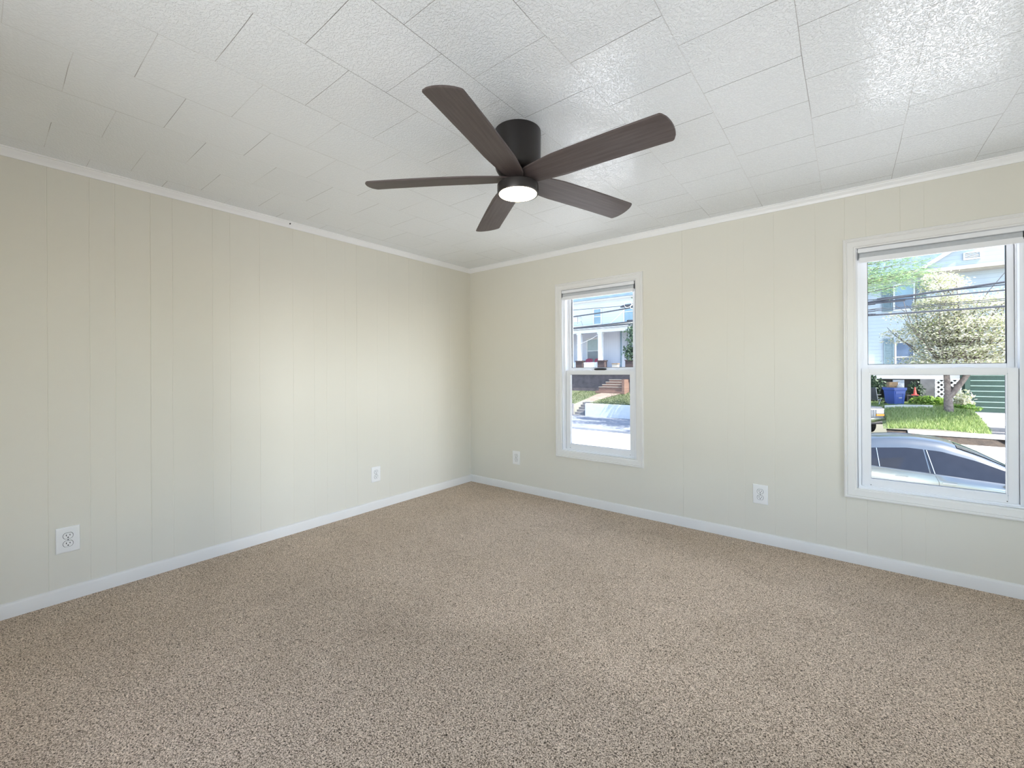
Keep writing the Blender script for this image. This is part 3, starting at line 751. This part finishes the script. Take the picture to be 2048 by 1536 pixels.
house_window(hB, 5.15, 5.92, 29.5, 4.52, 5.86, M['bluegl'], M['darkglass'], .08, .56)
house_window(hB, 5.20, 5.90, 29.5, 1.00, 2.60, M['darkglass'], M['darkglass'], .08)
for x0, x1, z0, z1 in ((4.62, 5.03, 4.45, 5.92), (6.02, 6.43, 4.45, 5.92), (4.66, 5.09, .95, 2.86), (6.00, 6.42, .95, 2.86)):
    m = MB(); frame_ring(m, (x0 + x1) / 2, (x1 - x0) / 2, z0, z1, (.05, .07, .07), 29.40, 29.48); m.box(x0 + .05, x1 - .05, 29.43, 29.48, z0 + .07, z1 - .07)
    for k in range(int((z1 - z0 - .2) / .09)): m.box(x0 + .05, x1 - .05, 29.41, 29.44, z0 + .10 + .09 * k, z0 + .15 + .09 * k)
    m.build('shutter', M['shutter'], hB)
MB().box(3.0, 7.3, 27.2, 29.5, -1.2, .60).build('porch_skirt', M['dark'], hB)
MB().box(2.9, 7.4, 27.1, 29.5, .60, .86).build('porch_edge', M['white_ext'], hB)
MB().box(4.9, 5.35, 27.14, 27.22, -1.0, .55).build('skirt_board', M['panel'], hB)
MB().box(5.95, 6.6, 27.10, 27.22, -1.0, .60).build('foundation_panel', M['concrete'], hB)

# lattice, green boards
def lattice(x0, x1, y, z0, z1):
    t = thing('lattice_panel', 'white diagonal lattice panel left of the tree trunk', 'lattice', (x0, y, z0))
    m = MB(); frame_ring(m, (x0 + x1) / 2, (x1 - x0) / 2, z0, z1, (.035, .035, .035), y - .02, y + .02); m.build('frame', M['white_ext'], t)
    m = MB(); st = .225; w = .022
    for sgn in (1, -1):
        k = -20
        while k < 40:
            # line z = z0 + sgn*(x - xs); clip to the panel
            xs = x0 + k * st; pts = []
            if sgn == 1: a0, a1 = max(x0, xs), min(x1, xs + (z1 - z0))
            else: a0, a1 = max(x0, xs - (z1 - z0)), min(x1, xs)
            if a1 - a0 > .03:
                za = z0 + (a0 - xs if sgn == 1 else xs - a0); zb = z0 + (a1 - xs if sgn == 1 else xs - a1)
                yy = y - .008 * sgn; dx, dz = .022, -.022 * sgn
                m.add([(a0 + dx, yy, za + dz), (a1 + dx, yy, zb + dz), (a1 - dx, yy, zb - dz), (a0 - dx, yy, za - dz),
                       (a0 + dx, yy + .01, za + dz), (a1 + dx, yy + .01, zb + dz), (a1 - dx, yy + .01, zb - dz), (a0 - dx, yy + .01, za - dz)],
                      [(0, 1, 2, 3), (7, 6, 5, 4), (0, 4, 5, 1), (1, 5, 6, 2), (2, 6, 7, 3), (3, 7, 4, 0)])
            k += 1
    m.build('slats', M['white_ext'], t)
lattice(6.36, 7.25, 25.9, -.45, .62)
t = thing('board_fence', 'green horizontal board fence beside the tree trunk', 'fence', (9, 26.4, -.94))
m = MB(); e = MB(); k = 0; z = -.94
while z < .95:
    m.box(7.62, 12, 26.40, 26.44, z, z + .245)
    e.box(7.62, 12, 26.36, 26.40, z + .215, z + .245); z += .252
m.build('boards', M['greenpaint'], t); e.build('board_edges', M['greenedge'], t)
for px in (7.52, 9.9):
    MB().box(px - .09, px + .09, 26.33, 26.46, -.94, .98).build('post', M['greenpaint'], t)
MB().box(7.3, 7.62, 26.44, 26.6, -.94, .85).build('end_board', M['greenpaint'], t)

# ---- trees and shrubs
def leaf(m, p, size, flat=.0, a=None):
    ax = Vector((random.gauss(0, 1), random.gauss(0, 1), random.gauss(0, 1) * (1 - flat))).normalized()
    n_ = Vector((random.gauss(0, .5), random.gauss(0, .5), 1)).normalized() if flat else Vector((random.gauss(0, 1), random.gauss(0, 1), random.gauss(0, 1))).normalized()
    s1 = ax * size; s2 = n_.cross(ax).normalized() * size * .55
    m.add([p - s1, p + s2, p + s1, p - s2], [(0, 1, 2, 3)])

def limb(m, a, b, r0, r1, bend=.08, n=6):
    a, b = Vector(a), Vector(b); L = (b - a).length; pts = []; j = Vector((random.uniform(-1, 1), random.uniform(-1, 1), random.uniform(-.3, .6))) * bend * L
    for i in range(n + 1):
        t = i / n; pts.append(a.lerp(b, t) + j * sin(pi * t))
    m.tube(pts, [r0 + (r1 - r0) * i / n for i in range(n + 1)], 8); return pts

random.seed(21)
dw = thing('dogwood_tree', 'flowering tree with cream blossom and a forked grey trunk on the lawn', 'tree', (6.40, 22.6, -.78))
tk = MB(); br = MB(); lv = MB()
limb(tk, (6.42, 22.6, -.85), (6.38, 22.6, 0.02), .16, .135, .02)
s1 = limb(tk, (6.38, 22.6, -.02), (6.30, 22.5, 1.30), .115, .085, .03)
s2 = limb(tk, (6.42, 22.6, -.05), (7.22, 22.7, 1.45), .125, .075, .05)
tk.build('trunk', M['bark'], dw, smooth=60)
tips = []
for (bx, by, bz) in ((6.30, 22.5, 1.30), (7.22, 22.7, 1.45), (6.35, 22.5, .95), (7.0, 22.65, 1.2)):
    for k in range(13):
        a = random.uniform(0, 2 * pi); L = random.uniform(1.0, 2.4); zz = random.uniform(.3, 4.2)
        L = min(L, 2.45 - max(0, zz - 2.2) * .55)
        e_ = Vector((min(max(bx + L * cos(a), 4.35), 9.1), by + L * sin(a) * .8, min(bz + zz, 5.6)))
        p = limb(br, (bx, by, bz), e_, .032, .009, .14)
        tips += [p[3], p[4], p[5], p[6], p[6]]
for z0_, r_ in ((1.25, 1.9), (1.5, 2.2), (2.2, 2.35), (3.0, 2.1), (3.9, 1.6), (4.8, .9)):
    for k in range(30):
        a = random.uniform(0, 2 * pi); tips.append(Vector((6.75 + r_ * cos(a) * random.uniform(.5, 1), 22.6 + r_ * sin(a) * .7 * random.uniform(.4, 1), z0_ + random.uniform(-.3, .3))))
for p in tips:
    for k in range(105):
        q = p + Vector((random.gauss(0, .40), random.gauss(0, .32), random.gauss(0, .075) - .02))
        z_ = q.z; lim = 4.2 if z_ < 1.7 else 5.25 if z_ < 2.3 else 4.2 if z_ < 2.9 else 5.0 if z_ < 3.2 else 4.3 if z_ < 3.55 else 5.45 + (z_ - 4.5) * .25
        if q.x < lim or (z_ > 4.3 and q.x > 6.9 - (z_ - 4.3) * .3) or z_ < .92 + max(0, q.x - 6.6) * .1: continue
        leaf(lv, q, random.uniform(.030, .064), .6)
br.build('branch', M['bark'], dw, smooth=60)
lv.build('foliage', M['dogwood'], dw, recalc=False)

cf = thing('conifer_tree', 'soft green conifer reaching in at the top left of the right window', 'tree', (2.3, 23.2, -1.6))
tk = MB(); limb(tk, (2.3, 23.2, -1.7), (2.3, 23.2, 9.2), .24, .05, .01); tk.build('trunk', M['bark'], cf, smooth=60)
br = MB(); lv = MB()
for k in range(56):
    z0_ = random.uniform(3.4, 8.2); a = random.uniform(0, 2 * pi) if k % 2 else random.uniform(-.6, .6); L = max(.5, min(3.6, (9.6 - z0_) * .85 + .5)) * random.uniform(.82, 1)
    if z0_ < 4.2: L *= .62
    p = limb(br, (2.3, 23.2, z0_), (2.3 + L * cos(a), 23.2 + L * sin(a), z0_ + L * .12), .03, .008, .05, 8)
    for q in p[2:]:
        for j in range(42):
            c = q + Vector((random.gauss(0, .22), random.gauss(0, .22), random.gauss(-.04, .14)))
            if c.x > 3.0 and c.z < 4.55: continue
            d = Vector((cos(a) + random.gauss(0, .5), sin(a) + random.gauss(0, .5), random.gauss(-.1, .4))).normalized() * random.uniform(.10, .22)
            s_ = d.cross(Vector((random.random(), random.random(), random.random()))).normalized() * .016
            lv.add([c - s_, c + s_, c + d + s_ * .3, c + d - s_ * .3], [(0, 1, 2, 3)])
br.build('branch', M['bark'], cf, smooth=60); lv.build('foliage', M['conifer'], cf, recalc=False)

st = thing('street_tree', 'green broadleaf tree at the right edge of the window nearer the corner', 'tree', (-1.7, 18.3, ZR))
tk = MB(); limb(tk, (-1.7, 18.3, ZR), (-1.8, 18.3, 2.4), .22, .15, .02); tk.build('trunk', M['bark'], st, smooth=60)
br = MB(); lv = MB(); tips = []
for k in range(60):
    a = random.uniform(0, 2 * pi); zz = random.uniform(1.6, 8.6); L = 3.95 * math.sqrt(max(.05, 1 - ((zz - 4.6) / 4.3) ** 2)) * random.uniform(.6, 1)
    p = limb(br, (-1.8, 18.3, min(2.4, zz - .6)), (-1.7 + L * cos(a), 18.3 + L * sin(a), zz), .06, .012, .06, 7); tips += p[3:]
for p in ((-5.77, 18.30, 3.09), (-5.62, 18.20, 3.30), (-5.92, 18.40, 2.01), (-5.72, 18.30, 2.17), (-5.62, 18.10, 2.71), (-6.07, 18.40, 2.07), (-5.82, 18.40, 3.19), (-5.72, 18.40, 2.98), (-5.97, 18.40, 2.17), (-5.77, 18.20, 1.85)):
    tips += [Vector(p), Vector(p) + Vector((.1, .1, -.12)), Vector(p) + Vector((-.12, .1, .08)), Vector(p) + Vector((.2, 0, .05))]; limb(br, (-4.2, 18.3, 3.2), p, .03, .01, .05)
for p in tips:
    for j in range(34):
        leaf(lv, p + Vector((random.gauss(0, .17), random.gauss(0, .20), random.gauss(0, .13))), random.uniform(.05, .11))
br.build('branch', M['bark'], st, smooth=60); lv.build('foliage', M['maple'], st, recalc=False)

def shrub(name, label, mat, c, rad, n, size, flat=0, cat='shrub'):
    t = thing(name, label, cat, c)
    s_ = MB(); l_ = MB()
    for k in range(7): limb(s_, c, (c[0] + random.uniform(-.6, .6) * rad[0], c[1] + random.uniform(-.6, .6) * rad[1], c[2] + rad[2] * random.uniform(.8, 1.5)), .015, .006)
    for k in range(n):
        v = Vector((random.gauss(0, .5), random.gauss(0, .5), random.gauss(0, .5)))
        if v.length > 1.15: v = v.normalized() * 1.1
        leaf(l_, Vector((c[0] + v.x * rad[0], c[1] + v.y * rad[1], max(c[2] + .03, c[2] + rad[2] + v.z * rad[2]))), size * random.uniform(.7, 1.3), flat)
    s_.build('stem', M['bark'], t); l_.build('foliage', mat, t, recalc=False)
shrub('hosta_plant', 'bright green leafy clump in front of the lattice panel', M['hosta'], (6.05, 24.9, -.66), (.62, .45, .22), 520, .10)
shrub('flowering_shrub', 'small shrub with pale leaves right of the tree trunk', M['dogwood'], (7.05, 24.2, -.72), (.36, .36, .42), 360, .07)
shrub('ground_cover', 'low yellow-green plants at the foot of the tree trunk', M['hosta'], (6.95, 23.5, -.72), (.5, .35, .14), 340, .07)
shrub('hedge', 'dark green hedge at the left edge of the right window', M['hedge'], (3.95, 26.6, -1.0), (.75, .4, .85), 1500, .08, cat='hedge')
shrub('leafy_bush', 'dark leafy bush behind the red cone', M['hedge'], (5.75, 26.9, -.75), (.35, .2, .6), 420, .07)

# ---- blue wheeled bin with rubbish in it
bn = thing('wheeled_bin', 'blue wheeled rubbish bin standing in the yard', 'bin', (4.80, 24.55, -.69), R(35), local=True)
m = MB(); rg = []
for z, hx, hy in ((0, .21, .25), (.05, .22, .26), (.78, .27, .32), (.80, .30, .35), (.92, .305, .355), (.92, .275, .325), (.1, .20, .24)):
    rg.append([(-hx, -hy, z), (hx, -hy, z), (hx, hy, z), (-hx, hy, z)])
m.rings(rg); m.build('body', M['bin'], bn, bevel=.012)
m = MB()                      # raised front frame
for x in (-.19, .13): m.add([(x, -.262, .04), (x + .06, -.262, .04), (x + .07, -.325, .70), (x - .01, -.325, .70), (x, -.24, .04), (x + .06, -.24, .04), (x + .07, -.30, .70), (x - .01, -.30, .70)], [(0, 1, 2, 3), (0, 4, 5, 1), (1, 5, 6, 2), (2, 6, 7, 3), (3, 7, 4, 0)])
m.box(-.20, .20, -.335, -.30, .63, .74); m.build('front_ribs', M['bin'], bn)
MB().tube([(-.2, .38, .86), (-.2, .42, .90), (.2, .42, .90), (.2, .38, .86)], .016).build('handle', M['bin'], bn)
for s in (-1, 1): MB().lathe([(0, -.03), (.10, -.03), (.11, -.02), (.11, .02), (.10, .03), (0, .03)], (s * .20, .27, .11), 20, 'x').build('wheel', M['rubber'], bn, smooth=40)
MB().add([(-.30, .36, .92), (.30, .36, .92), (.27, .62, .40), (-.27, .62, .40), (-.30, .39, .94), (.30, .39, .94), (.27, .65, .42), (-.27, .65, .42)], [(0, 1, 2, 3), (7, 6, 5, 4), (0, 4, 5, 1), (1, 5, 6, 2), (2, 6, 7, 3), (3, 7, 4, 0)]).build('lid', M['black'], bn)
MB().box(-.06, .08, -.330, -.318, .42, .45).build('handle_bar', M['white_plastic'], bn)
cb = thing('cardboard_box', 'brown cardboard box sticking out of the blue bin', 'box', (4.72, 24.6, .05), R(20), local=True)
m = MB(); m.box(-.17, .17, -.14, .14, 0, .44); m.build('body', M['tan'], cb)
MB().add([(.17, -.14, .44), (.17, .14, .44), (.33, .14, .52), (.33, -.14, .52)], [(0, 1, 2, 3)]).build('flap', M['cream_ext'], cb)
rb = thing('rubbish_bag', 'white rubbish bag heaped at the right of the blue bin', 'bag', (5.0, 24.6, .12))
m = MB(); rows = []
for j in range(7):
    a = -pi / 2 + pi * j / 6; rows.append([(5.0 + (.13 + .02 * sin(5 * k)) * cos(a) * cos(2 * pi * k / 14), 24.55 + .12 * cos(a) * sin(2 * pi * k / 14), .26 + .13 * sin(a)) for k in range(14)])
m.rings(rows).build('sack', M['white_plastic'], rb, smooth=60)
MB().tube([(5.0, 24.55, .38), (5.01, 24.55, .43)], [.03, .015]).build('knot', M['white_plastic'], rb)

cr_ = thing('crate', 'dark crate in the shade under the red cone', 'crate', (5.62, 26.1, -.70))
m = MB(); frame_ring(m, 5.62, .26, -.72, -.20, (.04, .04, .04), 25.86, 25.90); m.box(5.38, 5.86, 25.90, 26.34, -.72, -.20); m.build('body', M['dark'], cr_)
cn = thing('traffic_cone', 'red cone in the dark gap right of the blue bin', 'cone', (5.66, 26.1, -.20))
MB().lathe([(.08, -.17), (.075, -.15), (.022, .20), (.012, .205), (0, .205)], (5.66, 26.1, .0), 20).build('body', M['cone'], cn, smooth=50)
MB().box(5.53, 5.79, 25.97, 26.23, -.20, -.165).build('base', M['cone'], cn)

# folding lawn chair
lc = thing('lawn_chair', 'white-framed folding lawn chair left of the blue bin', 'chair', (3.98, 24.3, -.75), R(70), local=True)
for y_ in (-.25, .25):
    MB().tube([(-.38, y_, .98), (-.18, y_, .42), (.0, y_, .38), (.28, y_, .40)], .016).build('side_frame', M['white_plastic'], lc)
    MB().tube([(.25, y_, .40), (-.20, y_, 0)], .014).build('leg', M['white_plastic'], lc); MB().tube([(-.16, y_, .42), (.26, y_, 0)], .014).build('leg', M['white_plastic'], lc)
    MB().tube([(-.25, y_, .62), (.22, y_, .62)], .022).build('armrest', M['cream_ext'], lc)
MB().add([(-.38, -.25, .98), (-.38, .25, .98), (-.18, .25, .42), (-.18, -.25, .42), (-.40, -.25, .97), (-.40, .25, .97), (-.20, .25, .41), (-.20, -.25, .41)], [(0, 1, 2, 3), (7, 6, 5, 4), (0, 4, 5, 1), (2, 6, 7, 3)]).build('backrest', M['steel'], lc)
MB().box(-.18, .28, -.25, .25, .385, .40).build('seat', M['steel'], lc)

# ---- parked car, near side to the window (own coordinates: x forward, y to its left)
car = thing('car', 'pale sedan parked in the street below the right window', 'car', (3.0, 9.6, ZR), 0, local=True)
def lerp(tab, x):
    for (a, b), (c, d) in zip(tab, tab[1:]):
        if x <= c: return b + (d - b) * (x - a) / (c - a) if c > a else b
    return tab[-1][1]
X0 = 3.0
BELT = [(-.80, .72), (-.6, .84), (0, .86), (.40, .825), (1.4, .775), (2.3, .715), (2.9, .70), (3.5, .63), (3.85, .52)]
TOPL = [(-.80, .80), (-.6, .93), (-.2, .955), (.2, .94), (1.5, .88), (2.7, .84), (3.2, .78), (3.6, .69), (3.85, .56)]
WID = [(-.80, .66), (-.6, .82), (0, .89), (1.4, .905), (2.6, .895), (3.3, .85), (3.65, .76), (3.85, .58)]
m = MB(); rg = []
for x in [-.80, -.74, -.6, -.3, 0, .4, .9, 1.4, 1.9, 2.4, 2.8, 3.1, 3.4, 3.62, 3.78, 3.85]:
    w = lerp(WID, x); bz = lerp(BELT, x); tz = lerp(TOPL, x); lowz = .22 if -.6 < x < 3.6 else .34
    half = [(0, lowz), (w * .80, lowz), (w * .97, lowz + .10), (w, .46), (w * .985, bz - .12), (w * .955, bz), (w * .80, bz + (tz - bz) * .75), (w * .4, tz), (0, tz + .008)]
    ring = [(x, -y, z) for y, z in half] + [(x, y, z) for y, z in half[1:-1][::-1]]
    rg.append(ring)
m.rings(rg, caps=True); m.build('body', M['carpaint'], car, smooth=45)
RAIL = [(-.45, .95), (.0, 1.10), (.45, 1.235), (1.0, 1.30), (1.5, 1.275), (2.0, 1.13), (2.5, .925), (2.75, .83)]
ROOF = [(-.45, .96), (.0, 1.18), (.42, 1.40), (.8, 1.445), (1.2, 1.45), (1.6, 1.405), (2.1, 1.20), (2.5, .985), (2.75, .845)]
RW = [(-.45, .66), (.0, .64), (.45, .60), (1.2, .59), (1.8, .60), (2.3, .66), (2.75, .74)]
def belt_pt(x): return (lerp(WID, x) * .955 - .02, lerp(BELT, x) + .0)
def rail_pt(x): return (lerp(RW, x) + .03, lerp(RAIL, x))
m = MB(); rg = []
for x in [-.45 + i * (3.2 / 24) for i in range(25)]:
    bw, bz = belt_pt(x); rw, rz_ = rail_pt(x); rw = min(rw, bw - .02); tz = max(lerp(ROOF, x), rz_ + .008); rz_ = max(rz_, bz + .01)
    half = [(bw, bz - .05), (bw, bz), (bw + (rw - bw) * .5 + .012, bz + (rz_ - bz) * .5), (rw, rz_), (rw - .06, rz_ + (tz - rz_) * .55), (rw * .55, tz - .006), (0, tz)]
    rg.append([(x, -y, z) for y, z in half] + [(x, y, z) for y, z in half[:-1][::-1]])
m.rings(rg, closed=False); m.build('roof', M['carpaint'], car, smooth=50)
def side_pane(x0, x1, lean0, lean1, sgn, name='side_window'):
    m = MB(); rows = []; n = 14
    for i in range(n + 1):
        t = i / n; row = []
        for j in range(7):
            s = .035 + .86 * j / 6
            x = (x0 + lean0 * s) * (1 - t) + (x1 + lean1 * s) * t
            bw, bz = belt_pt(x); rw, rz_ = rail_pt(x); rw = min(rw, bw - .02); rz_ = max(rz_, bz + .012)
            y = bw + (rw - bw) * s + .012 * (1 - abs(2 * s - 1)) + .006
            row.append((x, sgn * y, bz + (rz_ - bz) * s))
        rows.append(row)
    m.rings(rows, closed=False); return m.build(name, M['carglass'], car, smooth=60)
for sgn in (-1, 1):
    side_pane(.0, 1.325, .34, -.09, sgn); side_pane(1.345, 2.64, -.09, -.16, sgn)
    m = MB(); p = []
    for xb, dx in ((1.40, -.12), (.56, -.05)):
        q_ = []
        for k in range(6):
            f = .03 + .85 * k / 5; x = xb + dx * f; bw, bz = belt_pt(x); rw, rz_ = rail_pt(x)
            q_.append((x, sgn * (bw + (rw - bw) * f + .012 * (1 - abs(2 * f - 1)) + .010), bz + (rz_ - bz) * f))
        m.tube(q_, .007, 6)
    m.build('pillar_trim', M['chrome'], car)
    MB().add([(.80, sgn * .868, .66), (1.0, sgn * .880, .66), (1.0, sgn * .912, .665), (.80, sgn * .900, .665), (.80, sgn * .868, .69), (1.0, sgn * .880, .69), (1.0, sgn * .912, .688), (.80, sgn * .900, .688)], [(0, 1, 2, 3), (7, 6, 5, 4), (0, 4, 5, 1), (1, 5, 6, 2), (2, 6, 7, 3), (3, 7, 4, 0)]).build('door_handle', M['carpaint'], car)
    MB().add([(1.5, sgn * .880, .62), (1.7, sgn * .885, .62), (1.7, sgn * .915, .625), (1.5, sgn * .910, .625), (1.5, sgn * .880, .65), (1.7, sgn * .885, .65), (1.7, sgn * .915, .648), (1.5, sgn * .910, .648)], [(0, 1, 2, 3), (7, 6, 5, 4), (0, 4, 5, 1), (1, 5, 6, 2), (2, 6, 7, 3), (3, 7, 4, 0)]).build('door_handle', M['carpaint'], car)
    m = MB(); rows = []
    for j in range(7):
        a = -pi / 2 + pi * j / 6; rows.append([(2.42 + .08 * cos(a) * cos(2 * pi * k / 14), sgn * (.99 + .10 * sin(a)), .79 + .065 * cos(a) * sin(2 * pi * k / 14)) for k in range(14)])
    m.rings(rows).build('wing_mirror', M['carpaint'], car, smooth=60)
    m = MB()                                   # door seams
    for xs in (.30, 1.40, 2.66):
        m.tube([(xs, sgn * (lerp(WID, xs) * .957), lerp(BELT, xs) - .02), (xs + .05, sgn * (lerp(WID, xs) * .987), lerp(BELT, xs) - .13), (xs + .06, sgn * (lerp(WID, xs) * 1.001), .47)], .004, 5)
    m.build('door_seam', M['slot'], car)
    for wx in (.15, 2.85):
        w_ = MB().lathe([(0, -.10), (.20, -.10), (.30, -.095), (.325, -.07), (.325, .07), (.30, .095), (0, .095)], (wx, sgn * .80, .325), 28, 'y').build('wheel', M['rubber'], car, smooth=40)
        MB().lathe([(0, sgn * .104), (.19, sgn * .104), (.20, sgn * .09)], (wx, sgn * .80, .325), 20, 'y').build('hubcap', M['chrome'], w_)
def top_pane(name, x0, x1, in0, in1):
    m = MB(); rows = []
    for i in range(9):
        x = x0 + (x1 - x0) * i / 8; rw = lerp(RW, x) - .06; tz = lerp(ROOF, x); rz_ = max(lerp(RAIL, x), belt_pt(x)[1] + .01)
        rows.append([(x, rw * k, tz + .010 - (tz - rz_) * .35 * abs(k) ** 3) for k in (-1, -.75, -.5, -.25, 0, .25, .5, .75, 1)])
    m.rings(rows, closed=False); return m.build(name, M['carglass'], car, smooth=60)
top_pane('windshield', 1.75, 2.66, 0, 0); top_pane('rear_window', -.38, .36, 0, 0)
MB().box(3.70, 3.84, -.60, -.38, .52, .62).build('headlamp', M['lens'], car, bevel=.02); MB().box(3.70, 3.84, .38, .60, .52, .62).build('headlamp', M['lens'], car, bevel=.02)

# ---- boxy truck nosing out of the drive at the left edge of the right window
tr = thing('pickup_truck', 'grey pickup truck with amber signal lamp at the window\'s left edge', 'truck', (3.50, 21.30, -1.77), R(-58), local=True)
m = MB(); m.box(-4.2, 0, -.92, .92, .45, 1.12); m.box(-1.25, 0, -.90, .90, 1.12, 1.22); m.build('body', M['truckpaint'], tr, bevel=.04)
m = MB(); rg = []
for z, xa, xb, w_ in ((1.12, -2.7, -1.15, .88), (1.22, -2.7, -1.2, .88), (1.78, -2.55, -1.65, .74), (1.83, -2.5, -1.72, .70)):
    rg.append([(xa, -w_, z), (xb, -w_, z), (xb, w_, z), (xa, w_, z)])
m.rings(rg, caps=True).build('cab', M['truckpaint'], tr, bevel=.03)
m = MB(); m.add([(-1.205, -.80, 1.25), (-1.205, .80, 1.25), (-1.62, .68, 1.75), (-1.62, -.68, 1.75)], [(0, 1, 2, 3)]); m.build('windshield', M['carglass'], tr)
m = MB(); m.box(-.01, .03, -.56, .56, .78, 1.10)
for k in range(12): m.box(.03, .045, -.55 + .092 * k, -.52 + .092 * k, .80, 1.08)
m.build('grille', M['steel'], tr)
m = MB(); m.box(-.02, .05, -.90, .90, 1.10, 1.15); m.build('grille_trim', M['chrome'], tr, bevel=.01)
for s in (-1, 1):
    MB().box(0, .045, s * .74 - .15, s * .74 + .15, .93, 1.09).build('headlamp', M['lens'], tr, bevel=.01)
    MB().box(0, .05, s * .74 - .16, s * .74 + .16, .82, .91).build('signal_lamp', M['amber'], tr, bevel=.01)
    for wx in (-.75, -3.4):
        MB().lathe([(0, -.12), (.30, -.12), (.36, -.08), (.36, .08), (.30, .12), (0, .12)], (wx, s * .78, .36), 24, 'y').build('wheel', M['rubber'], tr, smooth=40)
m = MB(); m.box(.02, .16, -.95, .95, .52, .74); m.build('bumper', M['chrome'], tr, bevel=.03)

# ---- overhead cables (all hang over the street, 11 m out)
def cable(label, pts, rad, mat='cable', y=11.0, name='utility_cable'):
    # smooth line through the given (x, z) points, carried on past both ends
    P = [Vector((q[0], y, q[1])) if len(q) == 2 else Vector(q) for q in pts]
    out = []; n = len(P)
    for i in range(n - 1):
        p0, p1, p2, p3 = P[max(i - 1, 0)], P[i], P[i + 1], P[min(i + 2, n - 1)]
        for k in range(8):
            t = k / 8; out.append(.5 * ((2 * p1) + (p2 - p0) * t + (2 * p0 - 5 * p1 + 4 * p2 - p3) * t * t + (3 * p1 - p0 - 3 * p2 + p3) * t ** 3))
    out.append(P[-1])
    tag(MB().tube(out, rad, 7).build(name, M[mat], smooth=60), label, 'cable', group='overhead cables across the street')
cable('thick black overhead cable, topmost rising line in the right window', [(-30, 2.4), (-5.22, 3.18), (-2.87, 3.41), (.5, 3.10), (3.42, 2.79), (5.81, 3.04), (30, 4.8)], .025)
cable('thin overhead wire rising just above the thick one in the corner window', [(-30, 3.9), (-5.22, 3.44), (-2.81, 3.31), (.5, 2.95), (4.14, 2.89), (5.81, 2.98), (30, 3.6)], .011)
cable('thick level black cable crossing below the others in the right window', [(-30, 2.2), (-5.22, 2.75), (-2.82, 2.86), (.5, 2.62), (3.42, 2.52), (5.81, 2.50), (30, 2.6)], .024)
cable('thin grey wire just above the level black cable, upper of two', [(-30, 2.5), (-5.22, 2.70), (-2.82, 2.75), (.5, 2.62), (3.42, 2.63), (5.81, 2.67), (30, 3.0)], .008)
cable('thin grey wire just above the level black cable, lower of two', [(-30, 2.4), (-5.22, 2.66), (-2.82, 2.68), (.5, 2.56), (3.42, 2.585), (5.81, 2.63), (30, 2.95)], .008)
cable('medium black cable under the topmost one, right half of the right window', [(-30, 2.5), (.5, 2.78), (3.42, 2.79), (4.14, 2.80), (5.81, 2.86), (30, 3.2)], .016)
cable('white service wire dropping from the black cable to the porch column', [(-2.96, 11, 3.39), (-5.0, 14.4, 3.42), (-8.0, 19.5, 3.62), (-10.95, 24.6, 3.98)], .009, 'whitecable')
cable('white wire stretched from the porch column down to the left', [(-10.98, 24.55, 3.70), (-11.7, 24.55, 3.36), (-12.75, 24.55, 3.02)], .011, 'whitecable')
sp = thing('cable_splice', 'white looped splice where the black cables meet in the corner window', 'cable splice', (-2.96, 11, 3.38))
MB().tube([(-3.25, 11, 3.37), (-3.1, 11, 3.385), (-2.75, 11, 3.40)], [.03, .055, .045], 10).build('sleeve', M['cable'], sp, smooth=60)
for q in ((.0, .14, .05), (.18, .10, -.04)):
    MB().tube([(-2.95 + q[0] + q[1] * cos(2 * pi * k / 14), 10.93 + .03 * sin(k), 3.36 + q[2] + q[1] * .7 * sin(2 * pi * k / 14)) for k in range(15)], .009, 6).build('drip_loop', M['whitecable'], sp, smooth=60)
